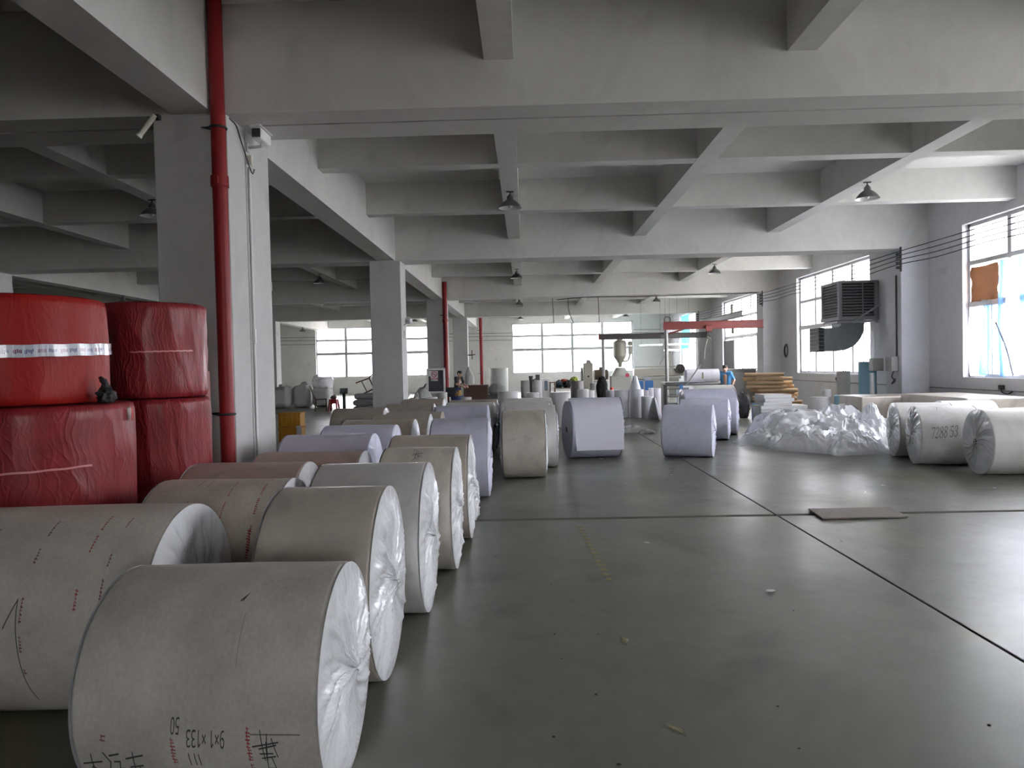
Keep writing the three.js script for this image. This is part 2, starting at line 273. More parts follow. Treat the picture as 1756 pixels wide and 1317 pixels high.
const printLeft = wrapPrint([205, 202, 194], 1, (g, X, A) => {
  stampLine(g, X(0.26), A(28), A(120), 11, 26, 0.5); stampLine(g, X(0.245), A(36), A(90), 12, 16, 0.7); stampLine(g, X(0.50), A(22), A(110), 13, 13, 1.2, 'rgba(92,26,34,'); stampLine(g, X(0.72), A(18), A(80), 14, 13, 1.1); stampLine(g, X(0.82), A(20), A(74), 15, 10, 1.4, 'rgba(92,26,34,');
  strokes(g, [[[-5, 6], [0, 0], [1.6, 26]]], X(0.48), A(70), 10, 3.6, 'rgba(40,44,48,0.9)');
}, 5);
const printThird = wrapPrint([208, 202, 192], 1, (g, X, A) => {
  stampLine(g, X(0.34), A(5), A(120), 21, 13, 1.2); stampLine(g, X(0.42), A(5), A(120), 22, 10, 1.5, 'rgba(92,26,34,'); stampLine(g, X(0.62), A(-5), A(140), 23, 15, 0.4); stampLine(g, X(0.86), A(-5), A(150), 24, 24, 0.5); stampLine(g, X(0.85), A(60), A(80), 25, 30, 0.1);
}, 9);
const printAisle = wrapPrint([220, 217, 208], 1, (g, X, A) => { strokes(g, markC, X(0.42), A(8), 9, 3.6); strokes(g, markD, X(0.47), A(12), 9, 3.6); strokes(g, markA, X(0.44), A(17), 8, 3.6); }, 13);
const printRight = wrapPrint([230, 230, 230], 0, (g, X, A) => { g.fillStyle = 'rgba(40,44,40,0.5)'; g.font = 'italic 128px serif'; g.save(); g.translate(X(0.14), A(92)); g.rotate(-0.04); g.transform(1, 0, -0.15, 1, 0, 0); g.fillText('7288 53', 0, 0); g.restore(); strokes(g, [[[0, 0], [12, 1.5], [10, 6]], [[12, 1.5], [16, 2]]], X(0.2), A(8), 14, 6); strokes(g, [[[0, 3], [6, 0]]], X(0.88), A(102), 10, 10); }, 17);

/* ------------------------------------------------ big rolls, left field */
const inRow = 'rolls lined up beside the aisle', inRow2 = 'rolls of the second row';
roll(-0.735, 2.83, 0.83, 0.85, 'rollGrey', 'front grey white roll nearest the viewer, marker writing along its lower side', { print: printFront, group: inRow });
roll(-0.74, 3.76, 0.985, 0.55, 'rollGrey', 'plain grey white roll directly behind the front roll, crinkled film end towards the aisle', { group: inRow });
roll(-0.66, 4.76, 0.975, 0.70, 'rollWhite', 'third roll along the aisle edge, mostly hidden, white end leaning out', { group: inRow });
roll(-0.57, 5.76, 0.965, 0.56, 'rollGrey', 'fourth roll along the aisle edge, black scribble on its top', { print: printAisle, group: inRow });
roll(-0.53, 6.76, 0.97, 0.72, 'rollGrey', 'fifth roll along the aisle edge, a sliver behind the scribbled roll', { group: inRow });
roll(-0.545, 7.50, 0.45, 0.6, 'rollGrey', 'small low roll peeping out behind the fifth aisle roll', { group: inRow });
roll(-0.47, 8.93, 0.97, 0.68, 'rollBlue', 'bluish white roll at the aisle with a horizontal sheet edge across its middle', { group: inRow });
roll(-0.64, 12.15, 0.96, 0.86, 'rollBlue', 'bluish roll behind the sheet edged one, first of three stepped ends', { group: inRow });
roll(-0.58, 13.15, 0.96, 0.86, 'rollWhite', 'white roll, second of the three stepped ends', { group: inRow });
roll(-0.56, 14.15, 0.96, 0.92, 'rollBrown', 'dusty roll, third and farthest of the three stepped ends', { group: inRow });
roll(-1.66, 3.50, 0.955, 1.05, 'rollGrey', 'stamped roll at the left picture edge with red lettering and a black arrow', { print: printLeft, group: inRow2 });
roll(-1.47, 4.47, 0.93, 0.80, 'rollGrey', 'roll with several red stamped lines between the left edge roll and the red stacks', { print: printThird, group: inRow2 });
roll(-1.66, 5.43, 0.91, 0.86, 'rollPink', 'pinkish grey roll behind the red stamped one, its bright end half covered', { group: inRow2 });
roll(-1.44, 6.36, 0.88, 0.92, 'rollPink', 'low pinkish roll beside the pillar foot', { group: inRow2 });
roll(-1.55, 7.30, 0.95, 0.88, 'rollBlue', 'lilac white roll with a rounded bright end, just right of the pillar', { group: inRow2 });
roll(-1.50, 8.27, 0.96, 0.80, 'rollBlue', 'lilac grey roll with a broad shiny end behind the rounded one', { group: inRow2 });
roll(-1.43, 9.24, 0.95, 0.90, 'rollBrown', 'brownish roll, left one of the twin white ends', { group: inRow2 });
roll(-1.36, 10.22, 0.95, 0.80, 'rollBrown', 'brownish roll, right one of the twin white ends', { group: inRow2 });
roll(-1.30, 11.20, 0.92, 0.86, 'rollBrown', 'dusty roll with a dark torn end behind the twin ends', { group: inRow2, endMat: 'rollBrown' });
roll(-2.35, 12.1, 0.95, 0.85, 'rollBrown', 'dusty dim roll in front of the second pillar', { group: inRow2 });
roll(-1.68, 13.2, 0.95, 0.85, 'rollBrown', 'dusty roll right of the second pillar foot, low in the shade', { group: inRow2 });
roll(-1.72, 15.2, 0.95, 0.85, 'rollBrown', 'farthest dusty roll of the second row', { group: inRow2 });
roll(0.26, 10.4, 0.965, 0.60, 'rollGrey', 'foremost roll of the middle row, standing free by the open floor', { group: 'rolls of the middle row' });
roll(0.46, 11.38, 0.98, 0.78, 'rollWhite', 'second roll of the middle row, one white end showing', { group: 'rolls of the middle row' });
roll(0.40, 12.9, 0.97, 0.84, 'rollWhite', 'third roll of the middle row, only its top showing', { group: 'rolls of the middle row' });
roll(0.50, 14.2, 0.97, 0.94, 'rollWhite', 'fourth roll of the middle row, flat top in the distance', { group: 'rolls of the middle row' });
{ // paper roll with a loose sheet hanging down its front
  const t = roll(0.70, 12.45, 0.98, 0.86, 'rollBlue', 'bluish paper roll with dark flat end and a loose sheet hanging over it', { end: -1, turn: 0.14, kind: 'plain', endMat: 'endPaper', group: 'rolls of the middle row' });
  const R = 0.49, P = [], I = [], n = 20; for (let i = 0; i <= n; i++) for (const x of [-0.40, 0.44]) { const q = i / n, a = -0.2 + q * 1.9; if (q < 0.78) P.push(x, R + (R + 0.02) * Math.cos(a), (R + 0.02) * Math.sin(a)); else { const w = (q - 0.78) / 0.22; const a0 = -0.2 + 0.78 * 1.9; P.push(x + (x > 0 ? -0.02 : 0.03) * w, R + (R + 0.02) * Math.cos(a0) - w * 0.46, (R + 0.02) * Math.sin(a0) + 0.035 * w + (x > 0 ? 0.02 : -0.02) * w); } }
  for (let i = 0; i < n; i++) I.push(2 * i, 2 * i + 2, 2 * i + 1, 2 * i + 1, 2 * i + 2, 2 * i + 3);
  const g = new THREE.BufferGeometry(); g.setAttribute('position', new THREE.Float32BufferAttribute(P, 3)); g.setAttribute('uv', new THREE.Float32BufferAttribute(P.filter((_, i) => i % 3 < 2), 2)); g.setIndex(I); g.computeVertexNormals();
  obj('loose_sheet', g, mat(C(0.70, 0.70, 0.80), 0.6, { side: THREE.DoubleSide }), t);
}
roll(1.78, 13.75, 0.97, 0.95, 'rollBlue', 'bluish roll tucked behind the one with the hanging sheet', { group: 'rolls of the middle row' });
/* big rolls in the middle right and at the right wall */
const rg = 'bluish rolls in front of the winder';
roll(3.14, 12.2, 0.88, 0.80, 'rollBlue', 'lilac roll standing alone on the open floor, foremost before the winder', { turn: -0.33, group: rg });
roll(4.14, 14.85, 0.83, 0.95, 'rollBlue', 'second lilac roll before the winder, right edge half hidden', { turn: -0.33, group: rg });
roll(4.60, 15.85, 0.80, 1.0, 'rollBlue', 'third lilac roll before the winder, bright right end', { turn: -0.33, group: rg });
roll(5.27, 18.5, 0.92, 1.3, 'rollBlue', 'long white roll across the aisle behind the lilac ones', { group: rg });
roll(5.78, 20.3, 0.95, 1.15, 'rollWhite', 'bright white roll just below the winder shaft', { group: rg });
const wg = 'white rolls by the right wall';
roll(5.98, 11.88, 0.87, 0.80, 'rollWhite', 'white roll next to the film heap, left of the row by the right wall', { end: -1, turn: -0.24, group: wg });
roll(5.83, 10.98, 0.87, 0.78, 'rollWhite', 'white roll with marker numbers at the right wall', { end: -1, turn: -0.24, print: printRight, group: wg });
roll(6.12, 9.90, 0.88, 1.15, 'rollWhite', 'white roll with a dark core hole at the right picture edge', { end: -1, turn: -0.12, showCore: true, group: wg });
roll(6.95, 12.3, 0.86, 0.8, 'rollWhite', 'white roll behind the numbered one, only its round top showing', { end: -1, turn: -0.15, group: wg });
roll(7.12, 11.15, 0.80, 0.9, 'rollWhite', 'white roll behind the one with the core hole', { end: -1, turn: -0.1, group: wg });

/* ------------------------------------------------ red wrapped rolls standing in two stacks */
function redRoll(x, y, Z, r, h, m, label, seed, extra) {
  const t = thing('red_roll', label, 'roll', [x, y, Z], seed, 'red wrapped rolls in two stacks'), N = 96, prof = [[0.02, 0], [r - 0.03, 0], [r - 0.008, 0.012], [r, 0.05]];
  for (let k = 1; k < 12; k++) prof.push([r, 0.05 + (h - 0.1) * k / 12]);
  prof.push([r, h - 0.05], [r - 0.008, h - 0.014], [r - 0.03, h - 0.002], [r * 0.6, h - 0.004], [0.04, h - 0.006]);
  const P = [], UV = [], I = [];
  prof.forEach(([q, y], i) => { for (let j = 0; j <= N; j++) { const a = j / N * 2 * Math.PI, on = i > 1 && i < prof.length - 3 ? 1 : 0; const f = Math.max(0, 1 - Math.abs(nz(Math.cos(a) * 3.2 + seed * 9, Math.sin(a) * 3.2, y * 1.1 + seed)) * 5); const rr = q + on * (f * 0.010 + nz(Math.cos(a) * 1.5, Math.sin(a) * 1.5 + seed, y * 2) * 0.010); P.push(rr * Math.sin(a), y, rr * Math.cos(a)); UV.push(j / N * 3, y / 1.0 + (i > prof.length - 3 ? q : 0)); } });
  for (let i = 0; i < prof.length - 1; i++) for (let j = 0; j < N; j++) { const a = i * (N + 1) + j, b = a + 1, c = a + N + 1, d = c + 1; I.push(a, b, c, b, d, c); }
  const g = new THREE.BufferGeometry(); g.setAttribute('position', new THREE.Float32BufferAttribute(P, 3)); g.setAttribute('uv', new THREE.Float32BufferAttribute(UV, 2)); g.setIndex(I); g.computeVertexNormals();
  obj('wrapped_body', g, m, t); if (extra) extra(t, r, h); return t;
}
function band(r, h, y, a0, a1, slope = 0) { const P = [], UV = [], I = [], n = 60; for (let i = 0; i <= n; i++) for (const q of [0, 1]) { const a = a0 + (a1 - a0) * i / n, rr = r + 0.022; P.push(rr * Math.sin(a), y + q * h + slope * (i / n - 0.5) + Math.sin(i * 0.9) * 0.0015, rr * Math.cos(a)); UV.push(i / n, q); } for (let i = 0; i < n; i++) I.push(2 * i, 2 * i + 2, 2 * i + 1, 2 * i + 1, 2 * i + 2, 2 * i + 3); const g = new THREE.BufferGeometry(); g.setAttribute('position', new THREE.Float32BufferAttribute(P, 3)); g.setAttribute('uv', new THREE.Float32BufferAttribute(UV, 2)); g.setIndex(I); g.computeVertexNormals(); return g; }
const tapeTex = (() => { const c = document.createElement('canvas'); c.width = 2048; c.height = 48; const g = c.getContext('2d'), r = rng(33); g.fillStyle = '#b9bcc6'; g.fillRect(0, 0, 2048, 48); for (let x = 10; x < 2048; x += 150) { g.fillStyle = '#6a2a56'; for (let k = 0; k < 5; k++) g.fillRect(x + k * 11, 16 + r() * 4, 8, 12 + r() * 5); g.fillStyle = '#4a4a78'; for (let k = 0; k < 6; k++) g.fillRect(x + 68 + k * 10, 17 + r() * 4, 6, 10 + r() * 6); } for (let k = 0; k < 30; k++) { g.fillStyle = 'rgba(235,238,245,0.5)'; g.fillRect(r() * 2048, 0, 6 + r() * 20, 48); } const t = new THREE.CanvasTexture(c); t.colorSpace = THREE.SRGBColorSpace; return t; })();
M.tape = mat(C(1, 1, 1), 0.25, { map: tapeTex, clearcoat: 0.6, side: THREE.DoubleSide });
M.seam = mat(C(0.62, 0.22, 0.24), 0.4, { side: THREE.DoubleSide });
redRoll(-3.10, 0, 4.5, 0.55, 0.72, M.redFilm, 'bottom red roll of the left stack, mostly behind the white rolls', 0.3);
redRoll(-3.10, 0.722, 4.5, 0.56, 0.705, M.redFilm, 'middle red film wrapped roll of the left stack with a red tape flap', 1.4, (t, r) => { obj('film_seam', band(r, 0.012, 0.33, -1.4, 1.1, 0.02).rotateY(-1.4), M.seam, t); const f = rb(0.05, 0.085, 0.004, 0.001); f.translate(0, 0, 0); f.rotateY(0.75); obj('tape_flap', f.translate(Math.sin(0.5) * (r + 0.022), 0.63, Math.cos(0.5) * (r + 0.022)).rotateY(-0.18), mat(C(0.6, 0.01, 0.01), 0.35), t); });
redRoll(-3.23, 1.43, 4.5, 0.53, 0.655, M.redBag, 'top red roll of the left stack banded with printed clear tape', 2.2, (t, r) => { const b = band(r, 0.072, 0.28, -1.5, 1.5, 0.05); b.rotateY(-1.62); obj('printed_tape', b, M.tape, t); });
redRoll(-3.12, 0, 6.06, 0.41, 0.50, M.redFilm, 'bottom red roll of the right stack beside the pillar', 3.1);
redRoll(-3.12, 0.502, 6.06, 0.415, 0.90, M.redFilm, 'tall middle red roll of the right stack beside the pillar', 4.5);
redRoll(-3.14, 1.404, 6.06, 0.42, 0.775, M.redFilm, 'top red roll of the right stack with wrinkled cling film and no tape', 5.2, (t, r) => { const b = band(r, 0.012, 0.37, 0.1, 1.2, 0.01); b.rotateY(-5.2); obj('film_seam', b, M.seam, t); });
function lump(rx, ry, rz, seed, amp = 0.25, f = 2, det = 5) { const g = new THREE.IcosahedronGeometry(1, det), p = g.attributes.position; for (let i = 0; i < p.count; i++) { const v = V().fromBufferAttribute(p, i), n = 1 + amp * (fbm(v.x * f + seed, v.y * f, v.z * f, 4) * 1.6 - Math.abs(nz(v.x * f * 2 + seed, v.y * f * 2 + 3, v.z * f * 2)) * 0.8); p.setXYZ(i, v.x * n * rx, Math.max(0, (v.y * n + 0.75) * ry), v.z * n * rz); } g.computeVertexNormals(); const h = BGU.mergeVertices(g.deleteAttribute('normal').deleteAttribute('uv')); h.computeVertexNormals(); const q = h.attributes.position, uv = new Float32Array(q.count * 2); for (let i = 0; i < q.count; i++) { uv[2 * i] = q.getX(i); uv[2 * i + 1] = q.getY(i) + q.getZ(i); } h.setAttribute('uv', new THREE.BufferAttribute(uv, 2)); return h; }
{ const t = thing('plastic_bag', 'small crumpled black plastic bag on the middle red roll', 'bag', [-2.615, 1.428, 4.46]); obj('bag_body', lump(0.06, 0.06, 0.055, 3, 0.5, 2), M.dark, t); obj('bag_ears', [lump(0.02, 0.05, 0.02, 6, 0.5, 2, 3).rotateZ(0.5).translate(0.01, 0.09, 0)], M.dark, t); }
tag(obj('grey_carton', metric(rbx(-3.16, -2.96, 0, 0.74, 6.60, 6.80)), mat(C(0.30, 0.29, 0.28), 0.85, { map: rollMapA })), 'grey carton standing between the right red stack and the pipe', 'carton');
tag(obj('foam_slab', metric(rbx(-3.15, -2.955, 0.742, 1.62, 6.62, 6.74)), mat(C(0.55, 0.30, 0.30), 0.8, { map: rollMapA })), 'pinkish foam slab standing between the right red stack and the pipe', 'foam');
/* ------------------------------------------------ fixtures: fire pipes, camera, lamps, wires */
function firePipe(x, Z, r, y0, y1, label, rings, gap) {
  const t = thing('fire_pipe', label, 'pipe', [x, 0, Z], 0, 'red fire pipes on the pillars');
  obj('pipe', cyl(r, r, y1 - y0, 28).translate(0, (y0 + y1) / 2, 0), M.redPaint, t);
  for (const y of rings) obj('coupling', [cyl(r * 1.22, r * 1.22, 0.10, 28).translate(0, y, 0), rb(r * 0.7, 0.07, r * 2.9, 0.008).translate(0, y, 0)], M.redPaint, t);
  for (const y of [y1 - 1.2, y0 + 1.2]) obj('pipe_clamp', [new THREE.TorusGeometry(r * 1.08, 0.012, 8, 24).rotateX(Math.PI / 2).translate(0, y, 0), rod(V(-r, y, -r * 0.4), V(-r, y, -gap), 0.012), rod(V(-r * 0.95, y, 0), V(-r * 2.4, y + 0.01, 0.0), 0.02, 8, 0.005)], M.dark, t);
  return t;
}
firePipe(-2.872, 6.89, 0.068, 0, HC - 0.002, 'thick red fire pipe on the nearest pillar', [3.42], 0.098);
firePipe(-2.845, 26.12, 0.085, 0, HM + 0.6, 'red fire pipe beside the framed notice board', [3.3], 0.178);
firePipe(-2.72, 45.2, 0.10, 0, HC - 0.05, 'thin far red fire pipe against the back wall', [3.4], 0.9);
M.white = mat(C(0.78, 0.78, 0.76), 0.45); M.cream = mat(C(0.68, 0.65, 0.55), 0.5); M.black = mat(C(0.012, 0.012, 0.015), 0.15, { clearcoat: 1 });
{ // bullet camera on the right face of the twin pillar
  const t = thing('security_camera', 'white bullet security camera with black front on the nearest pillar', 'camera', [-2.83, 3.92, 7.5]);
  const b = rb(0.105, 0.115, 0.30, 0.025, 3); const hs = obj('housing', b.translate(0.16, 0.10, 0.02), M.white, t);
  obj('sun_shield', rb(0.125, 0.012, 0.36, 0.005).translate(0.16, 0.166, 0.04), M.white, hs);
  obj('front_glass', rb(0.088, 0.088, 0.012, 0.02, 2).translate(0.16, 0.098, 0.172), M.black, hs);
  obj('bracket', [rod(V(0, 0, 0), V(0.15, 0.012, 0), 0.014), rod(V(0.15, 0.0, 0), V(0.16, 0.05, 0.01), 0.016), rb(0.015, 0.09, 0.07, 0.004).translate(0.008, 0, 0)], M.alu, t);
  obj('junction_box', rb(0.05, 0.10, 0.05, 0.008).translate(0.028, -0.13, 0.0), M.cream, t);
  obj('cable', [pathTube([V(0.01, 0.15, 0.46), V(0.012, 0.13, 0.30), V(0.012, 0.03, 0.20), V(0.02, -0.1, 0.10), V(0.03, -0.2, 0.03), V(0.05, -0.27, 0.0), V(0.07, -0.22, 0.0)], 0.007, 40, 6)], M.wire, t);
  obj('conduit', [rod(V(0.015, -0.2, 0.0), V(0.015, -3.2, 0.0), 0.013), rb(0.03, 0.16, 0.04, 0.006).translate(0.018, -1.95, 0)], M.white, t);
}
{ const t = thing('tube_light', 'short white tube fitting at the top left of the nearest pillar', 'light', [-3.52, 4.0, 6.96]); const d = [V(0.02, 0.08, 0.02), V(-0.10, -0.12, 0.08)]; obj('tube', rod(d[0], d[1], 0.025, 14), M.cream, t); obj('end_cap', rod(d[1], V(-0.112, -0.14, 0.086), 0.03, 14), M.white, t); obj('mount', rb(0.06, 0.05, 0.05, 0.006).translate(0.03, 0.07, 0), M.dark, t); }
{ const t = thing('wall_fan', 'small grey wall fitting on the side of the second pillar', 'fitting', [-2.83, 2.62, 17.0]); obj('arm', rod(V(0, 0, 0), V(0.10, 0.06, 0.05), 0.015), M.alu, t); obj('head', cyl(0.06, 0.09, 0.1, 16).rotateX(0.8).translate(0.12, 0.12, 0.05), M.alu, t); obj('box', rb(0.05, 0.18, 0.10, 0.01).translate(0.025, -0.22, 0), M.white, t); }
{ const t = thing('pipe_valve', 'small dark valve with a cross handle on the farthest pillar', 'valve', [-2.83, 2.2, 36.1]); obj('stem', rod(V(0, 0, 0), V(0.2, 0, 0), 0.03), M.dark, t); obj('handle', [rod(V(0.2, -0.22, 0), V(0.2, 0.26, 0), 0.022), rod(V(0.08, 0.0, 0), V(0.36, 0.03, 0), 0.022)], M.dark, t); }
M.lampShell = mat(C(0.16, 0.17, 0.17), 0.42, { metalness: 0.5, side: THREE.DoubleSide }); M.lampIn = mat(C(0.72, 0.72, 0.70), 0.35, { metalness: 0.2, side: THREE.DoubleSide }); M.bulb = mat(C(0.85, 0.85, 0.82), 0.15);
function makeLamp() {
  const t = new THREE.Group();
  obj('hook', [rb(0.12, 0.012, 0.05, 0.003).translate(0, -0.008, 0), rod(V(0, 0, 0), V(0, -0.05, 0), 0.009)], M.dark, t);
  obj('housing', lathe([[0.001, -0.045], [0.022, -0.05], [0.03, -0.07], [0.05, -0.085], [0.056, -0.12], [0.052, -0.15], [0.03, -0.155]], 28), M.lampShell, t);
  const sh = obj('shade', lathe([[0.05, -0.135], [0.075, -0.15], [0.12, -0.185], [0.16, -0.23], [0.186, -0.27], [0.192, -0.278]], 40), M.lampShell, t);
  obj('reflector', lathe([[0.045, -0.14], [0.072, -0.156], [0.116, -0.190], [0.156, -0.235], [0.182, -0.272], [0.190, -0.279]], 40), M.lampIn, sh);
  obj('bulb', lathe([[0.018, -0.15], [0.02, -0.17], [0.04, -0.205], [0.042, -0.23], [0.03, -0.265], [0.001, -0.28]], 20), M.bulb, t);
  return t;
}
const lamp0 = makeLamp(); let firstLamp = true;
const lampSpots = [
  [-0.19, 12.2, 'dome pendant lamp on the centre beam, nearest and largest'], [-0.19, 21.9, 'dome pendant lamp on the centre beam, second from the viewer'], [-0.19, 31.5, 'dome pendant lamp on the centre beam, third from the viewer'], [-0.19, 41.0, 'flat looking dome lamp on the centre beam near the far window'],
  [5.75, 12.2, 'dome pendant lamp on the right beam by the sheeted window'], [5.75, 21.9, 'dome pendant lamp on the right beam, second one'], [5.75, 31.5, 'dome pendant lamp on the right beam above the crane'], [5.75, 41.0, 'farthest dome lamp on the right beam'],
  [-6.2, 12.1, 'dome pendant lamp half behind the nearest pillar'], [-6.2, 22.0, 'dome pendant lamp in the left aisle between first and second pillar'], [-12.6 + 0.0, 22.6, 'dome pendant lamp in the dark above the red rolls'], [-6.2, 41.0, 'far dome lamp in the left aisle right of the second pillar'], [-12.6, 41.0, 'far dome lamp in the left aisle over the white bags']];
for (const [x, Z, label] of lampSpots) { const l = firstLamp ? lamp0 : lamp0.clone(); firstLamp = false; l.name = numbered('pendant_lamp'); l.position.set(x, x < -12 ? HM + 0.006 : HJ, -Z); l.userData = { label, category: 'lamp', group: 'dome pendant lamps under the ceiling' }; scene.add(l); }
/* service wires along the right wall on insulator brackets */
const wireY = [4.00, 3.90, 3.80, 3.70], wireNames = ['topmost', 'second', 'third', 'lowest'];
const brk = [6.9, 16.62, 26.22, 35.82, 45.9], bl = ['insulator bracket on the pier behind the right picture edge', 'insulator bracket on the pier above the air cooler', 'insulator bracket on the pier at the end of the red crane beam', 'insulator bracket on the farthest pier'];
wireY.forEach((y, i) => { const pts = []; for (let k = 0; k < brk.length - 1; k++) for (let q = 0; q < 6; q++) { const f = q / 6; pts.push(V(8.50 - i * 0.012 + Math.sin(k * 3 + i) * 0.01, y - 0.025 * 4 * f * (1 - f) * (0.6 + 0.15 * i) - (q % 2 ? 0.012 * i : 0), -(brk[k] + (brk[k + 1] - brk[k]) * f))); } pts.push(V(8.5, y, -brk[4])); tag(obj('service_wire', pathTube(pts, 0.011, 120, 5), M.wire), wireNames[i] + ' of the four dark wires strung along the right wall', 'wire', 'wires along the right wall'); });
brk.slice(0, 4).forEach((Z, i) => { const t = thing('insulator_bracket', bl[i], 'bracket', [8.62, 3.56, Z + 0.06], 0, 'wire brackets on the piers'); const rl = obj('rail', rb(0.035, 0.56, 0.04, 0.004).translate(-0.02, 0.28, 0), M.dark, t); for (const y of wireY) obj('insulator', cyl(0.03, 0.036, 0.09, 14).rotateZ(Math.PI / 2).translate(-0.075, y - 3.56 - 0.05, 0), M.dark, rl); });
for (const [i, y, lb] of [[0, 3.75, 'upper'], [1, 3.55, 'middle'], [2, 3.3, 'lower']]) for (const [x0, x1, wd] of [[-15.8, -13.4, 'left of the bags window'], [-5.7, -0.8, 'behind the far red pipe'], [6.9, 9.2, 'beside the far corner']]) tag(obj('service_wire', rod(V(x0, y, -ZB + 0.06), V(x1, y - 0.03, -ZB + 0.06), 0.014, 6), M.wire), lb + ' wire on the far wall ' + wd, 'wire', 'wires on the far wall');
/* trim line on the right wall and small wall fittings */
{ const g = []; for (const [a, b] of [[7.82, 16.7], [17.44, 26.3], [27.04, 35.9], [36.64, 46.1]]) g.push(bx(XR - 0.018, XR, 0.90, 0.925, a, b)); struct('trim_1', g, mat(C(0.25, 0.25, 0.26), 0.7)).userData.label = 'thin dark cable run along the right wall under the windows'; }
[[14.2, 0.98, 'black switch fitting below the sheeted window'], [12.3, 0.94, 'black socket fitting under the sheeted window, near the edge'], [21.6, 1.02, 'small black socket under the cooler window']].forEach(([Z, y, l]) => { const t = thing('wall_socket', l, 'socket', [XR, y, Z], 0, 'sockets under the windows'); obj('plate', rb(0.03, 0.09, 0.16, 0.006).translate(-0.016, 0, 0), M.dark, t); obj('cord', pathTube([V(-0.03, 0, 0), V(-0.05, -0.08, 0.06), V(-0.03, -0.12, 0.2), V(-0.03, -0.07, 0.34)], 0.012, 16, 6), M.dark, t); });
{ // grey electric box on the pier with its cables
  const t = thing('electric_box', 'grey electric boxes with tangled cables on the pier under the cooler', 'box', [8.62, 1.30, 17.0]);
  obj('box_body', rb(0.16, 0.34, 0.30, 0.012).translate(-0.085, 0.16, 0.0), mat(C(0.36, 0.36, 0.34), 0.5), t); obj('switch_box', rb(0.26, 0.30, 0.20, 0.012).translate(-0.24, 0.15, -0.42), mat(C(0.30, 0.29, 0.27), 0.5), t);
  obj('cable', [pathTube([V(-0.06, 0, 0.05), V(-0.12, -0.14, 0.08), V(-0.04, -0.24, 0.05), V(-0.12, -0.30, 0.06), V(-0.05, -0.18, 0.1)], 0.014, 40, 6), rod(V(-0.02, 0.3, 0.1), V(-0.02, 2.2, 0.1), 0.018)], M.wire, t);
  obj('white_pipe', rod(V(-0.34, -0.05, -0.42), V(-0.34, -1.28, -0.42), 0.05, 14), M.white, t);
}
{ const t = thing('cable_coil', 'coil of grey cable hanging on the right wall between two windows', 'cable', [XR - 0.06, 1.95, 25.6]); obj('loop', [new THREE.TorusGeometry(0.14, 0.016, 8, 24).rotateY(Math.PI / 2).scale(1, 1.5, 1), new THREE.TorusGeometry(0.13, 0.014, 8, 24).rotateY(Math.PI / 2 + 0.12).scale(1, 1.6, 1).translate(-0.02, -0.03, 0)], M.wire, t); obj('nail', rod(V(0.055, 0.21, 0), V(-0.03, 0.21, 0), 0.008), M.dark, t); }
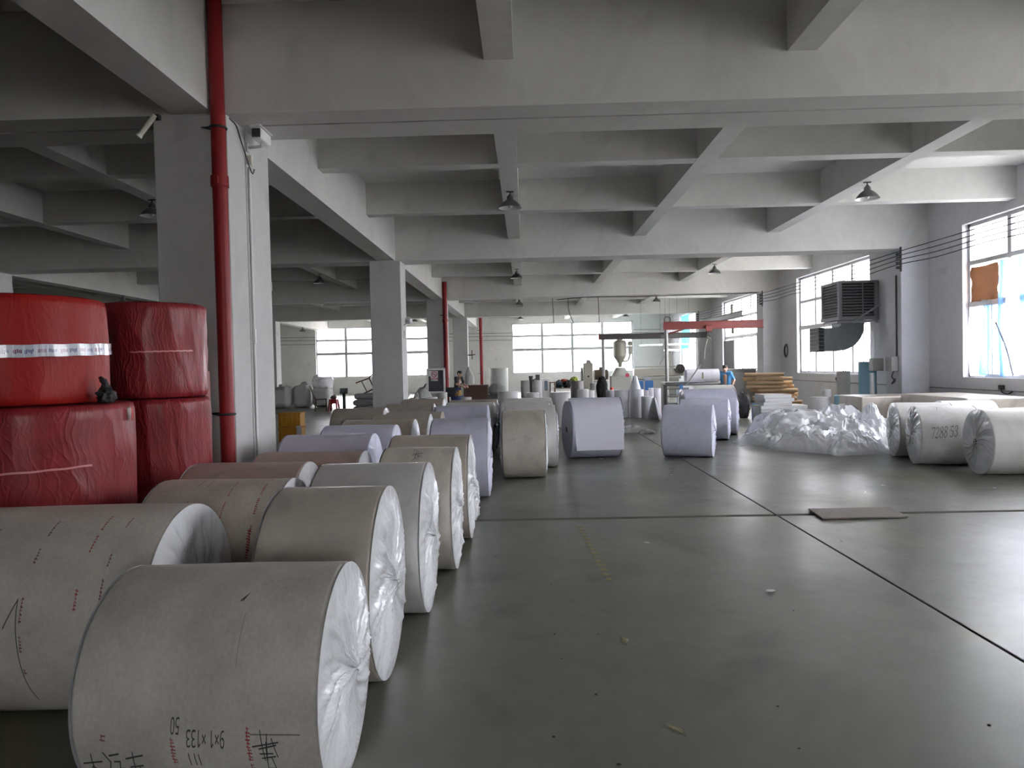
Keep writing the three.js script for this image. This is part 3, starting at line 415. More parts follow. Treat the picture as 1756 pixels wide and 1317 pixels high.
{ // evaporative cooler on its wall bracket with a sheet metal elbow
  const t = thing('air_cooler', 'dark louvred air cooler with a grey duct elbow at the window', 'cooler', [8.72, 2.62, 19.6]);
  M.coolerFrame = mat(C(0.34, 0.34, 0.36), 0.55); M.slat = mat(C(0.13, 0.13, 0.15), 0.5); M.duct = mat(C(0.26, 0.29, 0.29), 0.5, { metalness: 0.3 });
  const w = 1.0, h = 0.98, d = 1.1;
  const cab = obj('cabinet', [rb(w - 0.1, h, d - 0.1, 0.01).translate(0, h / 2, 0)], M.dark, t);
  obj('cabinet_frame', [rb(w + 0.04, 0.07, d + 0.04, 0.015).translate(0, h, 0), rb(w + 0.06, 0.10, d + 0.06, 0.015).translate(0, 0.04, 0), ...[[-1, 1], [1, 1], [-1, -1], [1, -1]].map(([a, b]) => rb(0.10, h, 0.10, 0.02).translate(a * (w / 2 - 0.03), h / 2, b * (d / 2 - 0.03))), rb(0.03, h, 0.05, 0.006).translate(0.12, h / 2, d / 2 - 0.02)], M.coolerFrame, t);
  for (let k = 0; k < 11; k++) { const y = 0.14 + k * 0.075; obj('louvre', rb(w - 0.12, 0.012, 0.07, 0.004).rotateX(0.6).translate(0, y, d / 2 - 0.025), M.coolerFrame, cab); obj('louvre', rb(0.07, 0.012, d - 0.14, 0.004).rotateZ(0.6).translate(-w / 2 + 0.025, y, 0), M.coolerFrame, cab); }
  obj('bracket', [rb(1.15, 0.06, 0.06, 0.008).translate(0.05, -0.05, 0.45), rb(1.15, 0.06, 0.06, 0.008).translate(0.05, -0.05, -0.45), rod(V(-0.12, -0.02, 0.62), V(0.50, 0.36, 0.62), 0.025), rb(0.06, 0.06, 1.0, 0.008).translate(-0.45, -0.05, 0)], M.alu, t);
  const sec = [], n = 9, P = [], I = [];                      // elbow: rectangular section swept from straight down to level, towards -x
  for (let k = 0; k <= n; k++) { const a = k / n * Math.PI / 2, cx = -0.40, cy = -0.14, ri = 0.06, ro = 0.66; for (const [r, z] of [[ri, 0.3], [ro, 0.3], [ro, -0.3], [ri, -0.3]]) sec.push([cx + r * Math.cos(a), cy - r * Math.sin(a), z]); }
  const last = sec.slice(-4).map(([x, y, z]) => [x - 0.42, y, z]); sec.unshift(...[[0.06, 0.3], [0.66, 0.3], [0.66, -0.3], [0.06, -0.3]].map(([r, z]) => [-0.40 + r, 0.0, z])); sec.push(...last);
  for (let k = 0; k < sec.length / 4 - 1; k++) for (let e = 0; e < 4; e++) { const a = sec[k * 4 + e], b = sec[k * 4 + (e + 1) % 4], c = sec[k * 4 + 4 + e], dd = sec[k * 4 + 4 + (e + 1) % 4]; P.push(...a, ...c, ...b, ...b, ...c, ...dd); }
  const g = new THREE.BufferGeometry(); g.setAttribute('position', new THREE.Float32BufferAttribute(P, 3)); g.setAttribute('uv', new THREE.Float32BufferAttribute(P.filter((_, i) => i % 3 < 2), 2)); g.computeVertexNormals(); M.duct.side = THREE.DoubleSide;
  obj('duct_elbow', g, M.duct, t);
  obj('duct_seam', [rb(0.012, 0.62, 0.62, 0.002).translate(-0.40, -0.50, 0), rb(0.012, 0.62, 0.62, 0.002).translate(-0.62, -0.50, 0)], M.coolerFrame, t);
  const o = obj('duct_outlet', [rb(0.14, 0.64, 0.64, 0.01).translate(-0.87, -0.50, 0)], M.dark, t);
  for (let k = 0; k < 6; k++) obj('outlet_louvre', [rb(0.16, 0.012, 0.6, 0.003).rotateZ(0.3).translate(-0.88, -0.75 + k * 0.1, 0), rb(0.14, 0.012, 0.02, 0.003).translate(-0.87, -0.75 + k * 0.1, 0.325)], M.coolerFrame, o);
}
/* striped sheeting and a brown paper patch on the near visible window; cyan cloth on the far corner window */
function sheet(x, z0, z1, y0, y1, n, seed, drift = 0) { const P = [], UV = [], I = [], m = 14; for (let j = 0; j <= m; j++) for (let i = 0; i <= n; i++) { const u = i / n, v = j / m, z = z0 + (z1 - z0) * u + drift * (1 - v) * Math.sin(v * 2 + seed) + 0.04 * nz(u * 3 + seed, v * 2.4); P.push(x + 0.035 * Math.sin(u * n * 0.8 + seed) + 0.05 * nz(u * 4 + seed, v * 3), y0 + (y1 - y0) * v + 0.03 * nz(u * 5, seed) * (1 - v), -z); UV.push(u, v); } for (let j = 0; j < m; j++) for (let i = 0; i < n; i++) { const a = j * (n + 1) + i, b = a + 1, c = a + n + 1, d = c + 1; I.push(a, b, c, b, d, c); } const g = new THREE.BufferGeometry(); g.setAttribute('position', new THREE.Float32BufferAttribute(P, 3)); g.setAttribute('uv', new THREE.Float32BufferAttribute(UV, 2)); g.setIndex(I); g.computeVertexNormals(); return g; }
const cloth = (c, tr = 0.5) => mat(c, 0.85, { transmission: tr, thickness: 0, side: THREE.DoubleSide });
M.sheetWhite = cloth(C(0.95, 0.96, 0.98), 0.75); M.sheetBlue = cloth(C(0.22, 0.42, 0.75), 0.6); M.sheetCyan = cloth(C(0.10, 0.62, 0.80), 0.5);
{
  const t = thing('striped_sheeting', 'blue and white striped plastic sheeting hung over the right window', 'curtain', [0, 0, 0]);
  const x = XR + 0.05; let z = 15.3, k = 0; const ws = [0.42, 0.20, 0.34, 0.12, 0.46, 0.16, 0.40, 0.22, 0.5, 0.16, 0.42];
  for (const w of ws) { const blue = k % 2; if (blue || k % 4 === 0) obj(blue ? 'blue_stripe' : 'white_stripe', sheet(x, z, z - w - 0.02, WY0 + 0.03 + (k % 3) * 0.02, z > 14.35 ? 2.62 : 3.46, 8, k * 2.1, 0.16), blue ? M.sheetBlue : M.sheetWhite, t); z -= w; k++; }
  obj('tie_cord', [pathTube([V(x - 0.07, 2.25, -14.35), V(x - 0.07, 1.75, -14.05), V(x - 0.07, 1.22, -13.85)], 0.018, 24, 6)], mat(C(0.3, 0.32, 0.4), 0.7), t);
  tag(obj('hanging_film', [sheet(8.92, 18.75, 18.7, 1.55, 2.55, 6, 3.3, 0.02), sheet(8.98, 18.9, 18.5, 1.5, 2.5, 8, 6.1, 0.03)], M.sheetWhite), 'strip of white film hanging below the air cooler', 'film');
  tag(obj('paper_patch', [sheet(XR + 0.10, 15.28, 14.4, 2.72, 3.44, 8, 5.5, 0)], cloth(C(0.30, 0.135, 0.065), 0.06)), 'crumpled brown paper patch pasted on the sheeted window', 'paper');
  tag(obj('cyan_curtain', [sheet(XR + 0.04, 43.1, 41.0, 2.4, 4.3, 24, 1.1, 0.1)], M.sheetCyan), 'torn cyan curtain on the far corner window', 'curtain');
  tag(obj('grey_board', metric(rbx(XR + 0.02, XR + 0.07, 1.2, 2.55, 32.3, 33.9)), mat(C(0.12, 0.11, 0.115), 0.7)), 'dark board blocking a lower pane of the window behind the crane', 'board');
  for (const [z, y, l] of [[32.7, 3.75, 'upper small grey card stuck on the crane window'], [32.6, 2.85, 'lower small grey card stuck on the crane window']]) tag(obj('window_card', metric(rbx(XR + 0.07, XR + 0.085, y, y + 0.42, z - 0.18, z + 0.18)), mat(C(0.36, 0.34, 0.28), 0.8)), l, 'card');
}
/* the plate, marks and litter on the floor */
{ const g = rb(0.86, 0.014, 0.48, 0.004); const p = g.attributes.position; for (let i = 0; i < p.count; i++) { p.setX(i, p.getX(i) + p.getZ(i) * -0.12); p.setY(i, p.getY(i) + 0.010 * Math.max(0, -p.getX(i) - 0.2)); } const o = obj('floor_plate', metric(g), mat(C(0.235, 0.215, 0.205), 0.55, { map: rollMapA })); o.position.set(3.38, 0.012, -7.47); o.rotation.y = 0.02; tag(o, 'flat brownish grey plate lying over the floor joint', 'plate'); }
{ const r = rng(91), mk = mat(C(0.33, 0.31, 0.17), 0.8), g = []; for (let k = 0; k < 15; k++) { const Z = 7.1 - k * 0.125; const q = rb(0.035 + r() * 0.03, 0.003, 0.05 + r() * 0.02, 0.001); q.rotateY(r() * 0.5); g.push(q.translate(0.50 + k * 0.006 + r() * 0.01, 0.0018, -Z)); } const o = obj('paint_mark', g, mk); o.userData.kind = 'stuff'; tag(o, 'row of worn yellow dashes painted on the floor', 'mark'); }
[[0.54, 4.15, 'dried yellow glue blot on the open floor, farther one'], [0.62, 3.13, 'dried yellow glue blot on the open floor, nearer one']].forEach(([x, Z, l], i) => { const t = thing('glue_blot', l, 'blot', [x, 0, Z], i * 0.7, 'glue blots on the floor'); obj('blot', lump(0.018, 0.003, 0.04, i + 2, 0.6, 2, 4), mat(C(0.30, 0.26, 0.15), 0.6), t); obj('dark_rim', lump(0.026, 0.0012, 0.07, i + 7, 0.6, 2, 4), mat(C(0.20, 0.20, 0.16), 0.7), t); });
[[1.66, 5.0], [1.30, 9.55], [1.05, 6.4], [4.45, 9.1], [5.6, 8.75], [1.25, 12.2], [2.05, 10.3]].forEach(([x, Z], i) => { const t = thing('paper_scrap', ['white paper scrap in the middle of the open floor', 'white paper scrap behind the floor joint', 'pale scrap left of the floor joint crossing', 'white scrap right of the brown plate', 'pale scrap near the right rolls', 'small scrap before the hanging sheet roll', 'tiny scrap on the far floor'][i], 'scrap', [x, 0.003, Z], i * 1.1, 'scraps on the floor'); obj('scrap', lump(0.035, 0.006, 0.02, i, 0.6, 2, 3), M.white, t); });
{ const r = rng(17), g = []; for (let k = 0; k < 46; k++) { const s = 0.004 + r() * 0.007; g.push(new THREE.IcosahedronGeometry(s, 0).scale(1, 0.25, 0.7).rotateY(r() * 6).translate(-0.4 + r() * 6.5, s * 0.2, -(2.2 + r() * r() * 9))); } const o = obj('floor_grit', g, M.dark); o.userData.kind = 'stuff'; tag(o, 'scattered dark grit on the open floor', 'grit'); }
/* ------------------------------------------------ film heap, cores and small rolls on the right */
function crumple(w, d, h, seed, n = 72) { const P = [], UV = [], I = []; for (let j = 0; j <= n; j++) for (let i = 0; i <= n; i++) { const u = i / n * 2 - 1, v = j / n * 2 - 1, e = Math.max(0, 1 - Math.pow(Math.abs(u), 2.4)) * Math.max(0, 1 - Math.pow(Math.abs(v), 2.4)); const rg = 1 - Math.abs(fbm(u * 2.2 + seed, v * 2.2, seed, 3)) * 3, r2 = 1 - Math.abs(fbm(u * 6 + seed, v * 5, seed + 4, 2)) * 3; const y = h * Math.pow(e, 0.7) * (0.66 + 0.34 * Math.max(-0.4, rg)) + 0.045 * h * r2 * e + 0.012; P.push(u * w / 2 + 0.12 * w * nz(u * 3 + seed, v * 3, 2) * e, Math.max(0.006, y), v * d / 2 + 0.12 * d * nz(u * 3, v * 3 + seed, 9) * e); UV.push(u, v); } for (let j = 0; j < n; j++) for (let i = 0; i < n; i++) { const a = j * (n + 1) + i, b = a + 1, c = a + n + 1, dd = c + 1; I.push(a, c, b, b, c, dd); } const g = new THREE.BufferGeometry(); g.setAttribute('position', new THREE.Float32BufferAttribute(P, 3)); g.setAttribute('uv', new THREE.Float32BufferAttribute(UV, 2)); g.setIndex(I); g.computeVertexNormals(); return g; }
{
  const g = []; const put = (x, Z, w, d, h, s, turn = 0, y = 0) => g.push(crumple(w, d, h, s).rotateY(turn).translate(x, y, -Z));
  put(5.35, 14.2, 1.7, 1.5, 0.62, 1.2, 0.3); put(5.75, 13.3, 1.3, 1.4, 0.58, 4.5, -0.4); put(5.15, 13.0, 1.3, 1.2, 0.42, 7.7, 0.8); put(5.55, 12.45, 1.1, 0.9, 0.38, 9.1, 0.2); put(6.1, 14.3, 1.2, 1.2, 0.72, 12.3, 1.0); put(4.75, 14.0, 1.1, 1.1, 0.30, 15.2, 0.5); put(5.5, 15.4, 1.6, 1.2, 0.55, 18.4, -0.2); put(6.3, 13.4, 0.8, 0.8, 0.60, 21.9, 0.6); put(5.55, 15.9, 1.2, 1.0, 0.38, 25.1, 0.1); put(5.85, 12.55, 0.7, 0.5, 0.34, 28.8, 0.9); put(6.25, 13.2, 0.3, 0.3, 0.28, 31.1, 0.9, 0.5);
  const o = obj('film_heap', g, M.film); o.userData.kind = 'stuff'; tag(o, 'big heap of crumpled clear plastic film beside the white rolls', 'film');
  const p = obj('film_scrap', [crumple(0.75, 0.7, 0.16, 2.2, 30).translate(2.45, 0, -16.9), crumple(0.4, 0.4, 0.08, 5.2, 24).translate(2.75, 0, -16.6)], M.film); p.userData.kind = 'stuff'; tag(p, 'small crumpled film scrap behind the hanging sheet roll', 'film');
}
M.paper = mat(C(0.88, 0.88, 0.94), 0.6, { map: rollMapB }); M.paperW = mat(C(0.86, 0.86, 0.86), 0.6, { map: rollMapB }); M.blueFoam = mat(C(0.30, 0.52, 0.66), 0.55);
function upright(x, y, Z, r, h, m, label, o = {}) {           // small roll standing on end: wound body, edge, core
  const t = thing('small_roll', label, 'roll', [x, y, Z], 0, o.group); if (o.tilt) t.rotation.z = o.tilt;
  const k = o.top || r; obj('roll_body', lathe([[0.03, 0.0], [r - 0.004, 0.0], [r, 0.006], [(r + k) / 2, h / 2], [k, h - 0.006], [k - 0.004, h], [Math.min(0.042, k * 0.6), h]], 40), m, t);
  obj('core_tube', [cyl(Math.min(0.04, k * 0.55), Math.min(0.04, k * 0.55), 0.02, 20).translate(0, h - 0.012, 0)], M.core, t); return t;
}
const sg = 'small white rolls standing by the crane post';
[[2.86, 21.6, 0.22, 0.82, 'leftmost standing white roll by the crane post'], [3.29, 21.5, 0.21, 0.83, 'wide standing white roll with a cone on top'], [3.52, 21.3 - 0.25, 0.17, 0.64, 'short standing roll before the others'], [3.66, 22.1, 0.13, 0.77, 'narrow standing roll in the middle of the cluster'], [3.76, 21.75, 0.075, 0.86, 'thinnest standing roll of the cluster'], [3.97, 22.2, 0.17, 0.83, 'rightmost standing roll, next to the crane post'], [2.62, 22.2, 0.16, 0.80, 'grey white standing roll half hidden at the left of the cluster']].forEach(([x, Z, r, h, l]) => upright(x, 0, Z, r, h, M.paper, l, { group: sg }));
upright(3.25, 0.832, 21.5, 0.17, 0.40, M.paper, 'white paper cone standing on top of the wide small roll', { top: 0.06 });
{ const t = thing('paper_sheet', 'loose white sheet curling down from the standing rolls', 'sheet', [3.62, 0, 20.55]); const g = new THREE.CylinderGeometry(0.05, 0.26, 0.62, 24, 6, true, 0.4, 3.4); obj('sheet', g.translate(0, 0.31, 0), mat(C(0.82, 0.83, 0.88), 0.6, { side: THREE.DoubleSide }), t); }
upright(8.63, 0, 19.0 - 0.6, 0.21, 1.52, M.blueFoam, 'tall pale blue foam roll standing under the cooler');
upright(8.20, 0, 18.8, 0.16, 1.29, mat(C(0.55, 0.53, 0.51), 0.7), 'tall grey roll standing left of the blue one');
upright(7.07, 0, 17.5, 0.22, 0.70, mat(C(0.62, 0.61, 0.61), 0.7), 'short wide grey roll standing behind the film heap');
upright(7.25, 0.702, 17.55, 0.10, 0.17, mat(C(0.62, 0.62, 0.62), 0.7), 'tiny white roll resting on the short wide one');
upright(7.44, 0, 17.25, 0.13, 0.74, M.blueFoam, 'short pale blue roll standing behind the film heap');
{ // heap of brown paper cores, each lying across
  const body = new THREE.Group(), r0 = rng(5); body.name = 'x';
  const mk = L => { const g = new THREE.Group(); obj('tube_wall', [cyl(0.055, 0.055, L, 16, true).rotateZ(Math.PI / 2), cyl(0.044, 0.044, L, 16, true).scale(-1, 1, 1).rotateZ(Math.PI / 2), new THREE.RingGeometry(0.044, 0.055, 16).rotateY(-Math.PI / 2).translate(-L / 2, 0, 0), new THREE.RingGeometry(0.044, 0.055, 16).rotateY(Math.PI / 2).translate(L / 2, 0, 0)], M.tubeD, g); obj('tube_bore', cyl(0.0435, 0.0435, L * 0.9, 14).rotateZ(Math.PI / 2), M.core, g); return g; };
  M.tubeD = mat(C(0.72, 0.53, 0.35), 0.75, { map: rollMapA, side: THREE.DoubleSide });
  const proto = [mk(1.0), mk(1.12), mk(0.92)]; let k = 0;
  for (let row = 0; row < 11; row++) for (let q = 0; q < 4; q++) {
    if (row > 8 && q > 1) continue; const t = proto[k % 3].clone(); k++; t.name = numbered('cardboard_core');
    t.position.set(0, 0.056 + row * 0.1125, 0); { const a = -0.05 - row * 0.034 + (r0() - 0.5) * 0.36, b = q * 0.114 + (row % 2) * 0.02, th = -0.42; t.position.x = 7.35 + a * Math.cos(th) - b * Math.sin(th); t.position.z = -(20.9) + a * Math.sin(-th) - b * Math.cos(th); } t.rotation.z = (r0() - 0.5) * 0.02; t.rotation.y = -0.42 + (r0() - 0.5) * 0.02; if (row === 10) { t.rotation.y = -0.42 + (r0() - 0.4) * 0.3; t.position.y += 0.012; }
    t.userData = { label: ['front', 'second', 'third', 'rear'][q] + ' brown cardboard core in the ' + ['lowest', 'second', 'third', 'fourth', 'fifth', 'sixth', 'seventh', 'eighth', 'ninth', 'tenth', 'topmost'][row] + ' tier of the pile', category: 'tube', group: 'cardboard cores in the pile' }; scene.add(t);
  }
}
{ const t = thing('foam_sheets', 'bright stack of white foam sheets before the cardboard cores', 'foam', [6.15, 0, 17.6]); const r = rng(8); for (let k = 0; k < 9; k++) obj('sheet', rb(1.0 + r() * 0.12 - (k > 5 ? 0.35 : 0), 0.085, 0.7, 0.012).rotateY((r() - 0.5) * 0.12).translate((r() - 0.5) * 0.08 - (k > 5 ? 0.16 : 0), 0.0435 + k * 0.0875, 0), M.paperW, t); }
M.wrapBox = mat(C(0.62, 0.60, 0.57), 0.45, { map: rollMapA, clearcoat: 0.4, clearcoatRoughness: 0.3 });
tag(obj('wrapped_bundle', metric(rbx(7.0, 8.95, 0, 0.80, 15.2, 16.3, 0.03)), M.wrapBox), 'long film wrapped bundle behind the film heap at the right wall', 'bundle', 'wrapped bundles by the right wall');
tag(obj('wrapped_bundle', metric(rbx(7.75, 8.9, 0, 0.86, 12.85, 15.1, 0.03)), M.wrapBox), 'film wrapped bundle behind the row of white rolls at the right wall', 'bundle', 'wrapped bundles by the right wall');
{ const t = thing('oil_can', 'blue square canister beside the cardboard cores', 'canister', [6.22, 0, 19.6]); M.bluePaint = mat(C(0.06, 0.22, 0.48), 0.45); obj('can_body', rb(0.22, 0.46, 0.2, 0.02).translate(0, 0.23, 0), M.bluePaint, t); obj('handle', pathTube([V(-0.06, 0.46, 0), V(-0.05, 0.52, 0), V(0.05, 0.52, 0), V(0.06, 0.46, 0)], 0.012, 16, 6), M.dark, t); obj('label_patch', rb(0.10, 0.10, 0.004, 0.001).translate(0.01, 0.26, 0.102), M.dark, t); }
{ const t = thing('dark_bag', 'dark slumped bag between the canister and the lilac rolls', 'bag', [6.12, 0, 20.4]); obj('bag_body', lump(0.18, 0.42, 0.16, 3.3, 0.4, 2), M.dark, t); }
{ const t = thing('grey_cabinet', 'plain grey cabinet against the far right wall', 'cabinet', [8.35, 0, 28.2]); obj('body', rb(0.95, 1.28, 0.8, 0.015).translate(0, 0.64, 0), mat(C(0.42, 0.42, 0.41), 0.6, { map: rollMapA }), t); obj('top_rail', rb(1.0, 0.05, 0.85, 0.01).translate(0, 1.29, 0), mat(C(0.5, 0.5, 0.49), 0.6), t); obj('door', rb(0.42, 1.1, 0.02, 0.005).translate(-0.22, 0.62, 0.405), mat(C(0.4, 0.4, 0.39), 0.6), t); }

/* ------------------------------------------------ crane, winder and extruder in the far right */
M.redSteel = mat(C(0.24, 0.045, 0.04), 0.5); M.darkSteel = mat(C(0.07, 0.065, 0.06), 0.5, { metalness: 0.3 }); M.galv = mat(C(0.38, 0.38, 0.37), 0.45, { metalness: 0.4 });
const ibeam = (L, h = 0.24, w = 0.14) => [rb(L, 0.03, w, 0.004).translate(0, h / 2, 0), rb(L, 0.03, w, 0.004).translate(0, -h / 2, 0), rb(L, h, 0.025, 0.003)];
{
  const t = thing('gantry_beam', 'red steel crane beam on a grey post, bolted to a pier', 'crane', [0, 0, 26.2]);
  obj('beam', ibeam(3.58, 0.26, 0.16).map(g => g.translate(6.80, 2.93, 0)), M.redSteel, t);
  obj('post', [rod(V(5.11, 0, 0), V(5.11, 2.80, 0), 0.07, 16), rb(0.3, 0.02, 0.3, 0.004).translate(5.11, 0.01, 0)], M.galv, t);
  obj('brace', [rod(V(5.15, 2.62, 0), V(5.75, 2.80, 0), 0.03)], M.redSteel, t); obj('lifting_ring', new THREE.TorusGeometry(0.11, 0.016, 8, 20).translate(5.16, 3.15, 0), M.darkSteel, t); obj('trolley', [rb(0.22, 0.22, 0.24, 0.02).translate(6.62, 2.80, 0)], M.redSteel, t); obj('hook', [rod(V(6.62, 2.7, 0), V(6.62, 2.55, 0), 0.02), new THREE.TorusGeometry(0.06, 0.018, 8, 16, 4.4).translate(6.62, 2.5, 0)], M.darkSteel, t); obj('sling', [pathTube([V(6.62, 2.5, 0), V(6.5, 2.1, 0.02), V(6.46, 1.7, 0)], 0.012, 12, 5), pathTube([V(6.62, 2.5, 0), V(6.7, 2.42, 0.02), V(6.72, 2.36, 0)], 0.014, 12, 5)], M.cream, t);
}
{
  const t = thing('gantry_beam', 'dark steel crane beam on two posts above the hopper machine', 'crane', [0, 0, 35.6]);
  obj('beam', ibeam(5.3, 0.24, 0.16).map(g => g.translate(6.30, 2.93, 0)), M.darkSteel, t); for (const x of [3.86, 8.55]) obj('post', [rod(V(x, 0, 0), V(x, 2.81, 0), 0.075, 14), rb(0.3, 0.02, 0.3, 0.004).translate(x, 0.01, 0)], M.galv, t); obj('end_stop', rb(0.06, 0.26, 0.18, 0.005).translate(3.66, 2.93, 0), M.redSteel, t);
}
{ const t = thing('runway_rail', 'long dark rail running over both crane beams', 'rail', [7.2, 3.08, 30.2]); obj('rail', ibeam(12.2, 0.16, 0.12).map(g => g.rotateY(Math.PI / 2).translate(0, 0.10, 0)), M.darkSteel, t); obj('bolt_plate', [rb(0.2, 0.02, 0.2, 0.003).translate(0, 0.0, 4.0), rb(0.2, 0.02, 0.2, 0.003).translate(0, 0.0, -5.4)], M.darkSteel, t); }
// lit fluorescent tubes hung under the cranes
M.tubeGlow = new THREE.MeshStandardMaterial({ color: 0xffffff, emissive: new THREE.Color(1, 1, 1), emissiveIntensity: 0.5 });
function fluoro(x, y, Z, L, turn, label, wires) {
  const t = thing('fluorescent_lamp', label, 'lamp', [x, y, Z], turn, 'lit tubes over the machines');
  obj('batten', rb(L, 0.035, 0.06, 0.006).translate(0, 0.045, 0), M.white, t); obj('tube', cyl(0.02, 0.02, L - 0.06, 12).rotateZ(Math.PI / 2), M.tubeGlow, t); obj('suspension', [rod(V(-L * 0.4, 0.05, 0), V(-L * 0.4, wires, 0), 0.005, 5), rod(V(L * 0.4, 0.05, 0), V(L * 0.4, wires, 0), 0.005, 5)], M.wire, t);
  const l = new THREE.RectAreaLight(0xffffff, 0.6, L - 0.1, 0.04); l.position.set(0, -0.03, 0); l.rotation.x = -Math.PI / 2; t.add(l); return t;
}
fluoro(5.75, 2.42, 33.075, 1.1, 0.0, 'lit tube lamp left of the crane post, level', HJ - 2.42);
fluoro(7.05, 2.42, 33.075, 1.1, 0.0, 'lit tube lamp right of the crane post, level', HJ - 2.42);
fluoro(6.35, 2.13, 31.4, 1.4, 0.9, 'lit tube lamp crossing the crane post at a slant', HC - 2.13);
{ // drying hopper on an extruder
  const t = thing('hopper_dryer', 'beige plastic drying hopper with blower on a grey stand', 'hopper', [4.85, 0, 37.0]); M.beige = mat(C(0.46, 0.44, 0.37), 0.45, { metalness: 0.2 }); M.machine = mat(C(0.50, 0.51, 0.47), 0.5); M.machineBlue = mat(C(0.05, 0.20, 0.52), 0.45);
  obj('hopper', lathe([[0.001, 2.80], [0.20, 2.80], [0.33, 2.72], [0.34, 2.70], [0.34, 2.02], [0.30, 1.94], [0.10, 1.62], [0.09, 1.42], [0.001, 1.42]], 8), M.beige, t); obj('lid_motor', [cyl(0.14, 0.16, 0.26, 16).translate(0, 2.92, 0), new THREE.TorusGeometry(0.14, 0.02, 8, 16).translate(0, 3.02, 0)], M.beige, t);
  obj('blower', [cyl(0.12, 0.12, 0.22, 18).rotateX(Math.PI / 2).translate(0.52, 2.62, 0), rb(0.18, 0.40, 0.2, 0.02).translate(0.52, 2.28, 0), rod(V(0.52, 2.1, 0), V(0.45, 1.86, 0), 0.05, 12)], M.beige, t); obj('hose', pathTube([V(0.45, 1.9, 0), V(0.40, 1.76, 0), V(0.25, 1.74, 0), V(0.10, 1.72, 0)], 0.045, 16, 10), M.beige, t); obj('strut', rod(V(0.15, 2.95, 0.1), V(0.5, 2.3, 0.1), 0.018), M.beige, t);
  obj('stand', [rb(1.0, 1.0, 0.8, 0.02).translate(0, 0.5, 0), (() => { const g = new THREE.CylinderGeometry(0.30, 0.62, 0.42, 4).rotateY(Math.PI / 4); return g.translate(0, 1.2, 0); })()], M.machine, t); obj('red_knob', cyl(0.10, 0.10, 0.05, 16).rotateX(Math.PI / 2).translate(0.30, 1.02, 0.43), mat(C(0.62, 0.07, 0.14), 0.4), t); obj('green_lamp', new THREE.SphereGeometry(0.03, 10, 8).translate(-0.18, 0.85, 0.41), mat(C(0.1, 0.4, 0.14), 0.4), t);
}
{ const t = thing('extruder', 'long beige extruder machine with bright blue panels', 'machine', [6.7, 0, 37.2]);
  obj('barrel_cover', rb(2.5, 0.40, 0.6, 0.04).translate(0.1, 1.12, 0), M.beige, t); obj('bed', rb(2.4, 0.10, 0.8, 0.02).translate(0, 0.84, 0), M.machine, t); obj('base', rb(2.2, 0.78, 0.7, 0.02).translate(0, 0.39, 0), M.machine, t); for (const x of [-0.92, -0.42]) obj('blue_panel', rb(0.42, 0.5, 0.03, 0.006).translate(x, 0.46, 0.36), M.machineBlue, t); obj('name_plate', rb(0.36, 0.12, 0.02, 0.003).translate(-0.5, 0.80, 0.42), mat(C(0.5, 0.58, 0.7), 0.5), t);
  obj('die_head', [cyl(0.24, 0.24, 0.3, 20).rotateX(Math.PI / 2).translate(1.15, 1.28, 0.3), cyl(0.08, 0.08, 0.5, 12).rotateX(Math.PI / 2).translate(1.15, 1.28, 0.3)], M.darkSteel, t); obj('pipe_frame', [rod(V(-1.1, 1.42, 0.1), V(1.1, 1.42, 0.1), 0.03), rod(V(0.75, 1.4, 0), V(0.75, 2.3, 0), 0.04), rod(V(0.55, 1.4, 0), V(0.55, 2.2, 0), 0.05), rod(V(0.2, 1.5, 0), V(0.6, 2.2, 0), 0.03)], M.beige, t); }
{ const t = thing('film_winder', 'film winder with dark open frame and a white roll on its shaft', 'machine', [5.35, 0, 22.6]);
  for (const x of [-1.05, -0.55, 0.75]) obj('side_frame', [rb(0.10, 0.92, 0.5, 0.01).translate(x, 0.46, 0)], x === -0.55 ? M.machineBlue : M.darkSteel, t); for (const y of [0.12, 0.34, 0.56, 0.8]) obj('cross_bar', [rod(V(-1.05, y, 0.18), V(0.75, y, 0.18), 0.03)], M.galv, t); obj('web_roller', rod(V(-1.0, 0.93, 0), V(0.7, 0.93, 0), 0.055, 16), M.galv, t); obj('film_web', rb(1.3, 0.012, 0.5, 0.004).translate(-0.45, 1.0, 0), M.paper, t);
  const wr = obj('wound_roll', [cyl(0.20, 0.20, 1.0, 40).rotateZ(Math.PI / 2).translate(0.15, 1.02 + 0.16, 0.0)], M.paper, t); obj('roll_end', cyl(0.195, 0.195, 0.02, 40).rotateZ(Math.PI / 2).translate(-0.36, 1.18, 0), M.endPaper, wr); obj('label_slip', rb(0.05, 0.2, 0.004, 0.001).translate(0.12, 1.18, 0.202), mat(C(0.3, 0.28, 0.22), 0.8), wr); obj('lever', [rod(V(-0.42, 0.88, 0.3), V(0.05, 1.55, 0.3), 0.02)], M.galv, t); }
{ const t = thing('steel_tank', 'tall grey steel tank with a fitting on top before the far window', 'tank', [3.29, 0, 38.0]); obj('tank_body', rb(0.50, 1.66, 0.5, 0.05, 3).translate(0, 0.85, 0), M.beige, t); obj('top_fitting', [cyl(0.10, 0.16, 0.12, 14).translate(0.05, 1.74, 0), rb(0.22, 0.05, 0.1, 0.01).translate(0.02, 1.82, 0)], M.galv, t); obj('knob', new THREE.SphereGeometry(0.05, 12, 8).translate(0.0, 0.98, 0.26), M.dark, t); obj('side_pipe', [rod(V(0.32, 0, 0), V(0.32, 1.3, 0), 0.03), rod(V(-0.32, 0, 0), V(-0.32, 1.45, 0), 0.06)], M.galv, t); }
